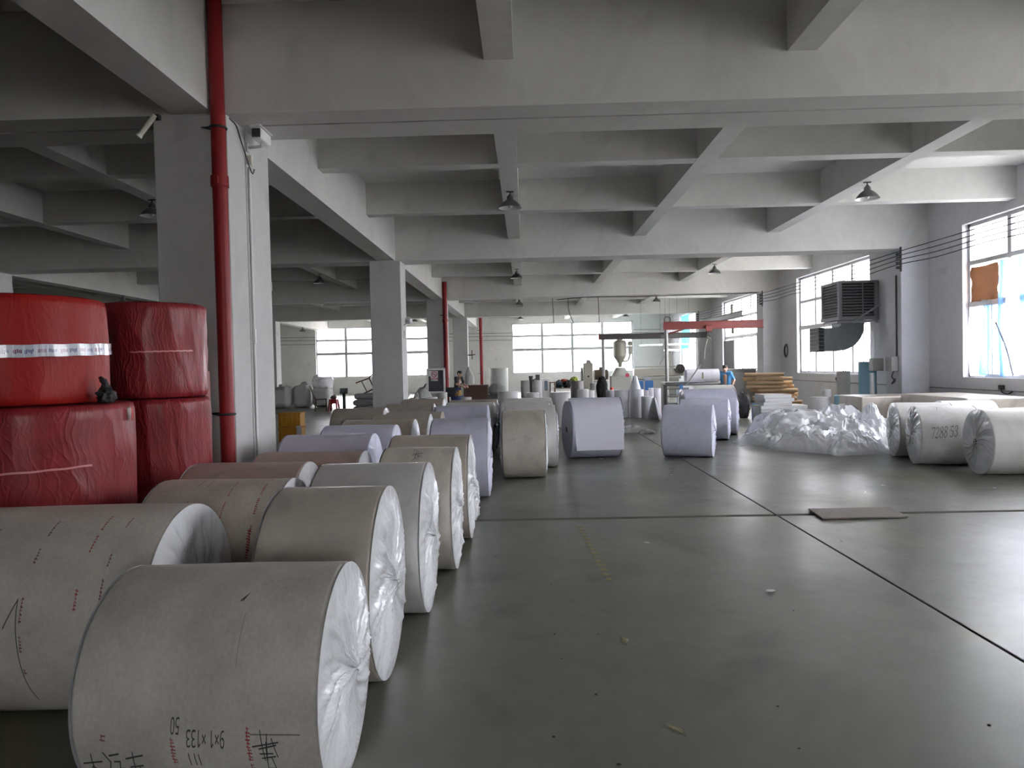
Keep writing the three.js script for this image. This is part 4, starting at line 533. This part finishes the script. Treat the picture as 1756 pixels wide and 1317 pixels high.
{ const t = thing('motor_unit', 'dull brown motor unit between the tank and the hopper', 'machine', [4.0, 0, 38.4]); obj('stand', rb(0.7, 0.75, 0.5, 0.02).translate(0, 0.375, 0), M.machine, t); obj('motor', [cyl(0.27, 0.27, 0.75, 20).rotateZ(Math.PI / 2).translate(0, 1.05, 0), rb(0.26, 0.14, 0.2, 0.02).translate(0.05, 1.38, 0)], mat(C(0.20, 0.16, 0.12), 0.6), t); obj('fins', Array.from({ length: 7 }, (_, k) => cyl(0.30, 0.30, 0.02, 20).rotateZ(Math.PI / 2).translate(-0.27 + k * 0.09, 1.05, 0)), mat(C(0.22, 0.18, 0.13), 0.6), t); }
// drums, clothes and clutter in the far middle
function drum(x, Z, r, h, m, label, rim = true) { const t = thing('drum', label, 'drum', [x, 0, Z], 0, 'drums in the far middle'); obj('drum_body', lathe([[0.001, 0], [r - 0.01, 0], [r, 0.02], [r, h * 0.33], [r + 0.012, h * 0.35], [r, h * 0.37], [r, h * 0.66], [r + 0.012, h * 0.68], [r, h * 0.7], [r, h - 0.02], [r - 0.01, h], [0.001, h - 0.02]], 32), m, t); if (rim) obj('rim', new THREE.TorusGeometry(r, 0.014, 8, 32).rotateX(Math.PI / 2).translate(0, h, 0), m, t); return t; }
M.drumW = mat(C(0.62, 0.62, 0.62), 0.5); M.drumS = mat(C(0.24, 0.22, 0.23), 0.4, { metalness: 0.5 });
drum(-1.55, 42.0, 0.55, 1.5, mat(C(0.45, 0.45, 0.44), 0.55), 'large grey drum against the back wall right of the far pipe');
drum(0.0, 30.5, 0.20, 0.98, M.drumW, 'white drum, left one before the far window'); drum(0.48, 30.5, 0.21, 0.98, M.drumW, 'white drum, second one before the far window'); drum(2.15, 30.0, 0.27, 0.92, M.drumS, 'dark steel drum with a yellow cloth on its rim'); drum(2.72, 28.6, 0.16, 0.86, M.drumW, 'pale narrow drum left of the black coat'); drum(2.28, 26.0, 0.19, 0.66, M.drumW, 'low white drum in front of the steel one');
{ const t = thing('rag', 'yellow green cloth lying on the dark steel drum', 'cloth', [2.02, 0.925, 30.0]); obj('cloth', lump(0.17, 0.10, 0.15, 5, 0.5, 2), mat(C(0.52, 0.60, 0.12), 0.8), t); }
{ const t = thing('white_cabinet', 'white cabinet with a grey blue glass panel among the drums', 'cabinet', [0.85, 0, 31.0]); obj('body', rb(0.42, 1.04, 0.4, 0.015).translate(0, 0.52, 0), M.white, t); obj('panel', rb(0.14, 0.42, 0.02, 0.004).translate(0.03, 0.74, 0.205), mat(C(0.20, 0.26, 0.30), 0.3), t); }
{ const t = thing('pump', 'dark upright pump between the two white drums', 'pump', [0.23, 0, 30.0]); obj('column', rb(0.10, 1.0, 0.1, 0.02).translate(0, 0.5, 0), M.darkSteel, t); obj('pump_head', [cyl(0.09, 0.07, 0.2, 16).translate(0, 1.08, 0)], M.darkSteel, t); obj('motor', rb(0.18, 0.22, 0.16, 0.02).translate(0.28, 1.12, 0), mat(C(0.14, 0.14, 0.14), 0.5), t); obj('bracket', rod(V(0, 0.98, 0), V(0.22, 1.06, 0), 0.02), M.darkSteel, t); }
{ const t = thing('wooden_stool', 'brown wooden stool frame among the far drums', 'stool', [1.08, 0, 28.8]); M.wood = mat(C(0.20, 0.11, 0.07), 0.6); obj('seat', rb(0.26, 0.04, 0.26, 0.01).translate(0, 0.92, 0), M.wood, t); for (const [a, b] of [[-1, -1], [1, -1], [-1, 1], [1, 1]]) obj('leg', rod(V(a * 0.12, 0, b * 0.12), V(a * 0.09, 0.9, b * 0.09), 0.02, 8), M.wood, t); }
{ const t = thing('clothes_pile', 'pile of dark and orange work clothes on a bench far back', 'clothes', [1.6, 0, 31.0]); obj('bench', [rb(0.8, 0.04, 0.4, 0.01).translate(0, 0.62, 0), rb(0.04, 0.6, 0.36, 0.01).translate(-0.36, 0.3, 0), rb(0.04, 0.6, 0.36, 0.01).translate(0.36, 0.3, 0)], M.wood, t); obj('dark_cloth', lump(0.20, 0.20, 0.18, 8, 0.5, 2).translate(0.18, 0.64, 0), M.dark, t); obj('teal_cloth', lump(0.20, 0.18, 0.18, 12, 0.5, 2).translate(-0.15, 0.64, 0), mat(C(0.08, 0.13, 0.16), 0.8), t); obj('orange_cloth', lump(0.16, 0.08, 0.13, 15, 0.5, 2).translate(0.05, 0.86, 0), mat(C(0.62, 0.12, 0.07), 0.8), t); }
{ const t = thing('chair_with_coat', 'chair draped with a black coat left of the standing rolls', 'chair', [2.55, 0, 24.2]); obj('coat', [lump(0.20, 0.44, 0.16, 4.4, 0.28, 1.6).translate(0, 0.42, 0)], mat(C(0.012, 0.012, 0.013), 0.85), t); obj('seat', rb(0.38, 0.04, 0.38, 0.01).translate(0, 0.44, 0), M.dark, t); for (const [a, b] of [[-1, -1], [1, -1], [-1, 1], [1, 1]]) obj('leg', rod(V(a * 0.17, 0, b * 0.17), V(a * 0.16, 0.43, b * 0.16), 0.015, 8), M.galv, t); }
{ const t = thing('spray_bottle', 'small white bottle with an orange cap by the black coat', 'bottle', [2.93, 0.44, 24.6]); obj('bottle', lathe([[0.001, 0], [0.08, 0], [0.085, 0.02], [0.075, 0.16], [0.03, 0.24], [0.001, 0.24]], 20), M.white, t); obj('cap', lathe([[0.035, 0.24], [0.06, 0.27], [0.055, 0.36], [0.001, 0.38]], 16), mat(C(0.75, 0.10, 0.05), 0.5), t); }
{ const t = thing('wooden_crate', 'brown wooden crate under the orange capped bottle', 'crate', [2.95, 0, 24.6]); obj('crate_body', rb(0.34, 0.43, 0.34, 0.01).translate(0, 0.215, 0), M.wood, t); }
// upright short rolls far behind the white rows
[[-2.67, 20, 0.22, 0.79, 'short pale roll standing far left, wide and low'], [-2.40, 21, 0.12, 0.88, 'narrow pale roll standing beside the wide low one'], [-1.65, 20, 0.15, 0.77, 'short white roll standing before the man in black'], [-0.47, 19, 0.27, 0.94, 'wide white roll standing behind the three stepped ends'], [0.90, 19, 0.28, 0.89, 'wide flat topped roll standing behind the middle row'], [1.60, 20.2, 0.16, 0.91, 'narrow white roll standing right of the flat topped one'], [0.2, 20.5, 0.18, 0.84, 'pale roll standing behind the middle row, half hidden']].forEach(([x, Z, r, h, l]) => upright(x, 0, Z, r, h, M.drumW, l, { group: 'short rolls standing far back' }));

/* ------------------------------------------------ left far corner */
M.bag = mat(C(0.62, 0.63, 0.60), 0.6, { map: rollMapB, bumpMap: creaseBump, bumpScale: 0.01 });
function softBox(w, h, d, seed) { const g = new RoundedBoxGeometry(w, h, d, 6, Math.min(w, h, d) * 0.28), p = g.attributes.position; for (let i = 0; i < p.count; i++) { const x = p.getX(i), y = p.getY(i), z = p.getZ(i), b = 1 + 0.14 * (1 - (2 * y / h) ** 2), n = 0.05 * nz(x * 4 + seed, y * 4, z * 4); p.setXYZ(i, x * b + n, y + n * 0.6 + h / 2, z * b + n); } g.computeVertexNormals(); return g; }
[[-10.62, 31.3, 0.74, 0.92, 0.8, 'big white woven bag at the far left corner'], [-9.78, 31.6, 0.70, 0.98, 0.8, 'second big white woven bag from the left corner']].forEach(([x, Z, w, h, d, l], i) => { const t = thing('bulk_bag', l, 'bag', [x, 0, Z], 0, 'big white bags in the far corner'); obj('bag_body', softBox(w, h, d, i * 3), M.bag, t); obj('bag_neck', lump(0.16, 0.10, 0.16, i, 0.5, 2, 4).translate(0.05, h - 0.03, 0), M.bag, t); });
{ const t = thing('bulk_bag', 'tallest white bag, draped with bright film, behind the wooden chair', 'bag', [-8.85, 0, 31.4], 0, 'big white bags in the far corner'); obj('bag_body', softBox(0.72, 0.9, 0.8, 9), M.bag, t); obj('film_cover', lump(0.48, 0.42, 0.42, 7, 0.25, 1.8).translate(0, 0.72, 0), M.film, t); }
function chair(x, Z, turn, label) { const t = thing('wooden_chair', label, 'chair', [x, 0, Z], turn); M.chairWood = M.chairWood || mat(C(0.10, 0.05, 0.035), 0.5); for (const [a, b] of [[0.2, -0.19], [0.2, 0.19]]) obj('leg', rod(V(a, 0, b), V(a * 0.95, 0.46, b), 0.02, 8), M.chairWood, t); for (const b of [-0.19, 0.19]) obj('leg', [rod(V(-0.24, 0, b), V(-0.2, 0.46, b), 0.02, 8)], M.chairWood, t); for (const b of [-0.19, 0.19]) obj('back_post', rod(V(-0.2, 0.44, b), V(-0.42, 1.02, b), 0.02, 8), M.chairWood, t); obj('seat', rb(0.46, 0.04, 0.44, 0.012).translate(0, 0.47, 0), M.chairWood, t); for (const q of [0.3, 0.6, 0.95]) obj('back_slat', rod(V(-0.2 - 0.22 * q, 0.44 + 0.58 * q, -0.19), V(-0.2 - 0.22 * q, 0.44 + 0.58 * q, 0.19), 0.016, 8), M.chairWood, t); obj('stretcher', [rod(V(-0.22, 0.2, 0.19), V(0.2, 0.2, 0.19), 0.012), rod(V(-0.22, 0.2, -0.19), V(0.2, 0.2, -0.19), 0.012)], M.chairWood, t); return t; }
chair(-8.02, 28.2, 0.25, 'dark wooden chair standing before the big white bags');
{ const c = chair(-5.3, 24.3, 0.3, 'dark wooden chair lying on its side on top of the grey sacks'); c.position.y = 0.93; c.rotation.set(0, 0.2, -1.15); c.position.x = -5.62; }
{ const t = thing('plastic_stool', 'small red plastic stool right of the wooden chair', 'stool', [-7.5, 0, 28.1]); M.redPlastic = mat(C(0.50, 0.02, 0.04), 0.4); obj('seat', rb(0.30, 0.04, 0.30, 0.015).translate(0, 0.45, 0), M.redPlastic, t); obj('skirt', lathe([[0.20, 0.30], [0.17, 0.44]], 4).rotateY(Math.PI / 4), mat(C(0.50, 0.02, 0.04), 0.4, { side: THREE.DoubleSide }), t); for (const [a, b] of [[-1, -1], [1, -1], [-1, 1], [1, 1]]) obj('leg', rod(V(a * 0.17, 0, b * 0.17), V(a * 0.12, 0.44, b * 0.12), 0.035, 8), M.redPlastic, t); obj('cloth', lump(0.12, 0.08, 0.12, 4, 0.4, 2, 4).translate(0, 0.47, 0), mat(C(0.25, 0.16, 0.14), 0.8), t); }
{ const t = thing('platform_scale', 'dark platform scale with an upright post before the grey sacks', 'scale', [-5.84, 0, 23.1]); obj('platform', rb(0.62, 0.07, 0.55, 0.012).translate(0.22, 0.07, 0), M.darkSteel, t); obj('post', rb(0.09, 0.78, 0.07, 0.01).translate(-0.04, 0.46, -0.2), mat(C(0.02, 0.05, 0.04), 0.5), t); obj('display', rb(0.26, 0.17, 0.08, 0.015).rotateX(-0.3).translate(-0.04, 0.92, -0.2), mat(C(0.09, 0.11, 0.11), 0.4), t); for (const [a, b] of [[-0.04, 0.2], [0.48, 0.2], [-0.04, -0.2], [0.48, -0.2]]) obj('foot', cyl(0.025, 0.03, 0.035, 10).translate(a, 0.0175, b), M.dark, t); }
M.sack = mat(C(0.34, 0.34, 0.345), 0.7, { map: rollMapB, bumpMap: creaseBump, bumpScale: 0.012 });
{ const r = rng(44), sl = ['front', 'rear'], hl = ['bottom', 'second', 'third', 'top']; for (let row = 0; row < 4; row++) for (let k = 0; k < 2; k++) { const t = thing('grey_sack', hl[row] + ' grey sack in the ' + (k ? 'right' : 'left') + ' pile behind the scale', 'sack', [-5.28 + k * 0.0 + (r() - 0.5) * 0.08, row * 0.205, k ? 24.55 : 23.85], (r() - 0.5) * 0.25, 'grey sacks behind the scale'); t.position.x += k ? 0.95 : 0; if (k) t.position.z = -23.9; obj('sack_body', softBox(0.72, 0.20, 0.50, row * 5 + k), M.sack, t); obj('sack_seam', rb(0.03, 0.03, 0.46, 0.01).translate(0.40, 0.10, 0), M.sack, t); } }
[[-3.95, 23.4, 0.34, 0.66, 'low pale sack leaning right of the second pillar'], [-3.9, 25.4, 0.32, 0.95, 'tall pale sack with a knotted top right of the second pillar']].forEach(([x, Z, r, h, l], i) => { const t = thing('white_sack', l, 'sack', [x + 0.3, 0, Z], 0, 'pale sacks by the notice board'); obj('sack_body', lump(r, h * 0.55, r, i * 4 + 2, 0.2, 2), M.bag, t); obj('sack_knot', lump(0.08, 0.14, 0.08, i + 3, 0.4, 2, 4).rotateZ(-0.3).translate(0.06, h * 0.86, 0), M.bag, t); });
[0, 1].forEach(i => { const t = thing('plastic_crate', ['lower yellow plastic crate right of the nearest pillar', 'upper yellow plastic crate right of the nearest pillar'][i], 'crate', [-5.32, i * 0.335, 16.3], 0, 'stacked yellow crates'); M.yellow = M.yellow || mat(C(0.62, 0.30, 0.03), 0.45); obj('crate_box', rb(0.5, 0.33, 0.36, 0.015).translate(0, 0.165, 0), M.yellow, t); for (const x of [-0.18, -0.06, 0.06, 0.18]) obj('rib', rb(0.02, 0.31, 0.02, 0.004).translate(x, 0.165, 0.185), M.yellow, t); obj('rim', rb(0.53, 0.035, 0.39, 0.01).translate(0, 0.31, 0), M.yellow, t); });
{ const t = thing('hanging_tag', 'white tag hanging on the yellow crates', 'tag', [-5.10, 0.24, 16.1]); obj('tag', rb(0.12, 0.26, 0.006, 0.002), M.white, t); }
/* notice board with a no smoking sign */
{
  const t = thing('notice_board', 'framed dark notice board with a no smoking sign on the third pillar', 'sign', [-3.22, 0, 26.0]);
  obj('frame', [rb(0.68, 0.07, 0.05, 0.008).translate(0, 1.55, 0), rb(0.68, 0.07, 0.05, 0.008).translate(0, 0.72, 0), rb(0.07, 0.84, 0.05, 0.008).translate(-0.305, 1.13, 0), rb(0.07, 0.84, 0.05, 0.008).translate(0.305, 1.13, 0)], M.white, t);
  const bd = obj('board', rb(0.60, 0.80, 0.02, 0.003).translate(0, 1.13, -0.012), mat(C(0.055, 0.06, 0.07), 0.3), t);
  const c = document.createElement('canvas'); c.width = 256; c.height = 340; const g = c.getContext('2d'); g.fillStyle = '#d8cfd2'; g.fillRect(0, 0, 256, 340); g.strokeStyle = '#a81f36'; g.lineWidth = 22; g.beginPath(); g.arc(128, 116, 86, 0, 7); g.stroke(); g.fillStyle = '#2b2630'; g.fillRect(70, 112, 96, 16); g.lineWidth = 8; g.strokeStyle = '#2b2630'; g.beginPath(); g.moveTo(170, 104); g.quadraticCurveTo(186, 86, 170, 70); g.stroke(); g.strokeStyle = '#a81f36'; g.lineWidth = 18; g.beginPath(); g.moveTo(68, 56); g.lineTo(188, 176); g.stroke(); g.fillStyle = '#b96070'; g.fillRect(0, 236, 256, 60); g.fillStyle = '#efe6e8'; for (let k = 0; k < 4; k++) { g.fillRect(38 + k * 48, 248, 34, 7); g.fillRect(38 + k * 48, 264, 34, 7); g.fillRect(50 + k * 48, 246, 8, 40); } g.fillStyle = '#8fb0a6'; g.fillRect(0, 300, 90, 40);
  const tx = new THREE.CanvasTexture(c); tx.colorSpace = THREE.SRGBColorSpace; const pl = new THREE.PlaneGeometry(0.27, 0.36); obj('no_smoking_sign', [pl.translate(-0.06, 1.31, 0.004)], mat(C(1, 1, 1), 0.5, { map: tx }), bd);
  obj('pinned_sheet', rb(0.06, 0.2, 0.004, 0.001).translate(-0.225, 1.40, 0.001), M.white, bd); for (const x of [-0.29, 0.29]) obj('leg', rb(0.05, 0.70, 0.05, 0.006).translate(x, 0.35, 0), M.galv, t);
}
{ const t = thing('work_table', 'dark brown wooden work table beside the man in black', 'table', [-1.86, 0, 27.2]); M.tableWood = mat(C(0.10, 0.055, 0.04), 0.6); obj('tabletop', rb(0.95, 0.05, 0.55, 0.008).translate(0, 0.90, 0), M.tableWood, t); for (const [a, b] of [[-0.42, 0.22], [0.42, 0.22], [-0.42, -0.22], [0.42, -0.22]]) obj('leg', rb(0.06, 0.88, 0.06, 0.006).translate(a, 0.44, b), M.tableWood, t); obj('back_panel', rb(0.85, 0.5, 0.03, 0.005).translate(0, 0.62, -0.2), M.tableWood, t); obj('shelf', rb(0.85, 0.03, 0.45, 0.005).translate(0, 0.35, 0), M.tableWood, t); }
{ const t = thing('blue_tub', 'dark blue plastic tub at the feet of the man in black', 'tub', [-2.46, 0, 25.95]); obj('tub', lathe([[0.001, 0], [0.20, 0], [0.24, 0.55], [0.26, 0.56], [0.26, 0.58], [0.22, 0.58], [0.18, 0.04], [0.001, 0.04]], 28), mat(C(0.025, 0.05, 0.16), 0.45), t); obj('yellow_rag', lump(0.13, 0.16, 0.12, 5, 0.4, 2, 4).translate(0.05, 0.5, 0), mat(C(0.42, 0.28, 0.10), 0.8), t); }
{ const t = thing('dark_chair', 'black chair between the red pipe and the blue tub', 'chair', [-2.62, 0, 25.0]); obj('seat', rb(0.36, 0.05, 0.36, 0.015).translate(0, 0.44, 0), M.dark, t); obj('backrest', rb(0.34, 0.34, 0.04, 0.015).rotateX(0.15).translate(0, 0.74, -0.18), M.dark, t); for (const [a, b] of [[-1, -1], [1, -1], [-1, 1], [1, 1]]) obj('leg', rod(V(a * 0.16, 0, b * 0.16), V(a * 0.15, 0.43, b * 0.15), 0.014, 8), M.dark, t); }
{ const t = thing('film_bundle', 'tall bundle of white film propped left of the far red pipe', 'bundle', [-2.55, 0, 33.0]); obj('bundle_body', [lump(0.26, 0.86, 0.24, 6, 0.25, 1.6), lump(0.2, 0.4, 0.2, 9, 0.35, 2, 4).translate(0.22, 0.2, 0.1)], M.bag, t); }
{ const t = thing('machine_base', 'dark green grey machine base under the far grey drum', 'machine', [-1.05, 0, 28.5]); obj('bed', rb(0.9, 0.5, 0.6, 0.03).translate(0, 0.25, 0), mat(C(0.10, 0.11, 0.10), 0.6), t); obj('hood', [lump(0.36, 0.26, 0.28, 3, 0.2, 1.5).translate(-0.1, 0.5, 0)], mat(C(0.24, 0.25, 0.24), 0.6), t); }
/* cords hanging from the beams in the middle */
[[1.2, 29.875, 3.33, 'thin cord hanging before the far window, left one'], [1.85, 29.875, 3.15, 'thin cord hanging before the far window, middle one'], [3.08, 29.875, 2.8, 'thin cord hanging before the far window, right one']].forEach(([x, Z, y, l], i) => tag(obj('hanging_wire', pathTube([V(x - 0.02, HJ + 0.002, -Z), V(x, (HJ + y) / 2, -Z + 0.03), V(x + (i === 1 ? 0.25 : 0.02), y, -Z)], 0.014, 20, 5), M.wire), l, 'cord', 'cords in the middle'));
tag(obj('ceiling_cable', pathTube([V(1.2, 3.97, -26.3), V(2.0, 4.03, -26.28), V(4.0, 4.02, -26.28), V(6.5, 4.03, -26.28), V(8.4, 4.05, -26.28)], 0.016, 40, 5), M.wire), 'long cable fixed along the third main beam', 'cable');

/* ------------------------------------------------ people */
function field(bones, lo, hi, cell) {                         // smooth union of tapered capsules, meshed
  const size = Math.max(hi.x - lo.x, hi.y - lo.y, hi.z - lo.z), res = Math.min(110, Math.ceil(size / cell)), mc = new MarchingCubes(res, M.white, false, false, 160000); mc.isolation = 0;
  const c = lo.clone().add(hi).multiplyScalar(0.5), hs = size / 2 * 1.04, p = V(), ab = V(), ap = V(); let idx = 0;
  for (let z = 0; z < res; z++) for (let y = 0; y < res; y++) for (let x = 0; x < res; x++) {
    p.set((x - res / 2) / (res / 2) * hs + c.x, (y - res / 2) / (res / 2) * hs + c.y, (z - res / 2) / (res / 2) * hs + c.z); let s = 0, k = 26;
    for (const b of bones) { ab.subVectors(b[1], b[0]); ap.subVectors(p, b[0]); const t = Math.min(1, Math.max(0, ap.dot(ab) / Math.max(1e-9, ab.lengthSq()))); const q = ap.addScaledVector(ab, -t); if (b[4]) q.z /= b[4]; s += Math.exp(-k * 2.2 * (q.length() - (b[2] + (b[3] - b[2]) * t))); }
    mc.field[idx++] = Math.max(-2, Math.min(2, Math.log(s + 1e-12) / (k * 2.2) * 10));
  }
  mc.update(); const n = mc.count, P = new Float32Array(n * 3); for (let i = 0; i < n * 3; i += 3) { P[i] = mc.positionArray[i] * hs + c.x; P[i + 1] = mc.positionArray[i + 1] * hs + c.y; P[i + 2] = mc.positionArray[i + 2] * hs + c.z; }
  let g = new THREE.BufferGeometry(); g.setAttribute('position', new THREE.BufferAttribute(P, 3)); g = BGU.mergeVertices(g, 1e-4); g.computeVertexNormals(); g.setAttribute('uv', new THREE.BufferAttribute(new Float32Array(g.attributes.position.count * 2), 2)); return g;
}
M.skin = mat(C(0.50, 0.30, 0.22), 0.55); M.hair = mat(C(0.012, 0.010, 0.010), 0.6);
function person(label, [x, Z], turn, shirt, trousers, lean, armL, armR, s, print) {
  const t = thing('person', label, 'person', [x, 0, Z], turn); t.scale.setScalar(s);
  const up = y => V(0, y, 0), L = lean, hip = V(0, 0.92, 0), ch = V(0, 1.28, L * 0.5), nk = V(0, 1.44, L), hd = V(0, 1.585, L + 0.045);
  const sh = k => V(k * 0.185, 1.39, L * 0.85), body = [[nk.clone().add(V(0, -0.05, 0)), V(0, 1.50, L + 0.015), 0.055, 0.05], [hd.clone().add(V(0, 0.025, -0.01)), hd.clone().add(V(0, -0.035, 0.015)), 0.085, 0.066], [hd.clone().add(V(0, -0.085, 0.03)), hd.clone().add(V(0, -0.07, 0.02)), 0.045, 0.05], [hd.clone().add(V(0, -0.012, 0.085)), hd.clone().add(V(0, -0.03, 0.102)), 0.012, 0.016], [hd.clone().add(V(-0.088, 0, 0)), hd.clone().add(V(-0.09, -0.03, 0)), 0.018, 0.014], [hd.clone().add(V(0.088, 0, 0)), hd.clone().add(V(0.09, -0.03, 0)), 0.018, 0.014], [up(1.0), ch, 0.11, 0.12]];
  const hands = []; for (const [k, [el, wr]] of [[-1, armL], [1, armR]]) { body.push([sh(k), el, 0.045, 0.038], [el, wr, 0.038, 0.026]); const d = wr.clone().sub(el).normalize(), palm = wr.clone().addScaledVector(d, 0.06); body.push([wr, palm, 0.028, 0.034]); for (let f = 0; f < 4; f++) { const o = V((f - 1.5) * 0.019, -0.004 * f, 0), a = palm.clone().add(o), b = a.clone().addScaledVector(d, 0.04 + (f === 1 ? 0.012 : 0)), e = b.clone().addScaledVector(d, 0.025).add(V(0, -0.018, 0)); body.push([a, b, 0.0095, 0.009], [b, e, 0.009, 0.008]); } body.push([wr.clone().addScaledVector(d, 0.02).add(V(-k * 0.025, 0, 0)), wr.clone().addScaledVector(d, 0.06).add(V(-k * 0.052, -0.005, 0.012)), 0.011, 0.009]); }
  obj('body', field(body, V(-0.5, 0.8, -0.35), V(0.5, 1.8, 0.65), 0.0105), M.skin, t);
  const top = [[V(-0.07, 0.94, 0), V(-0.11, 1.30, L * 0.7), 0.115, 0.10, 0.85], [V(0.07, 0.94, 0), V(0.11, 1.30, L * 0.7), 0.115, 0.10, 0.85], [sh(-1), sh(1), 0.075, 0.075]]; for (const [k, [el]] of [[-1, armL], [1, armR]]) top.push([sh(k), sh(k).lerp(el, 0.72), 0.066, 0.062]);
  obj('shirt', field(top, V(-0.42, 0.72, -0.4), V(0.42, 1.56, 0.44), 0.015), shirt, t);
  if (print) obj('shirt_print', new THREE.CircleGeometry(0.05, 20).translate(0.02, 1.22, L * 0.6 + 0.125), mat(C(0.6, 0.58, 0.56), 0.7), t);
  const low = []; for (const k of [-1, 1]) low.push([V(k * 0.085, 0.90, 0), V(k * 0.10, 0.5, 0.02), 0.10, 0.068], [V(k * 0.10, 0.5, 0.02), V(k * 0.11, 0.07, -0.01), 0.066, 0.052]); low.push([V(-0.07, 0.94, 0), V(0.07, 0.94, 0), 0.11, 0.11]); obj('trousers', field(low, V(-0.55, 0, -0.55), V(0.55, 1.1, 0.55), 0.016), trousers, t);
  for (const k of [-1, 1]) obj('shoe', field([[V(k * 0.11, 0.04, -0.05), V(k * 0.12, 0.035, 0.14), 0.042, 0.036]], V(k * 0.11 - 0.15, -0.1, -0.1), V(k * 0.11 + 0.15, 0.2, 0.2), 0.012).translate(0, 0.003, 0), M.dark, t);
  obj('hair', field([[hd.clone().add(V(0, 0.045, -0.025)), hd.clone().add(V(0, 0.05, 0.015)), 0.088, 0.084], [hd.clone().add(V(0, 0.0, -0.06)), hd.clone().add(V(0, 0.07, 0.06)), 0.06, 0.036]], hd.clone().add(V(-0.16, -0.14, -0.16)), hd.clone().add(V(0.16, 0.18, 0.16)), 0.008), M.hair, t);
  for (const k of [-1, 1]) obj('eye', new THREE.SphereGeometry(0.010, 10, 8).translate(hd.x + k * 0.033, hd.y + 0.005, hd.z + 0.077), M.hair, t); obj('mouth', rb(0.045, 0.008, 0.01, 0.003).translate(hd.x, hd.y - 0.066, hd.z + 0.075), mat(C(0.32, 0.12, 0.10), 0.6), t);
  return t;
}
person('person in a black shirt standing at the brown work table', [-2.55, 27.0], 1.0, mat(C(0.02, 0.018, 0.02), 0.8), mat(C(0.03, 0.05, 0.14), 0.8), 0.10, [V(-0.25, 1.14, 0.16), V(-0.14, 1.05, 0.38)], [V(0.26, 1.14, 0.16), V(0.15, 1.05, 0.38)], 0.86, true);
person('person in a bright blue shirt standing behind the winder', [6.62, 24.0], -0.55, mat(C(0.07, 0.27, 0.55), 0.8), mat(C(0.06, 0.06, 0.07), 0.8), 0.06, [V(-0.25, 1.12, 0.10), V(-0.20, 0.92, 0.26)], [V(0.30, 1.13, -0.04), V(0.26, 0.90, 0.10)], 0.87, false);
renderer.render(scene, camera);
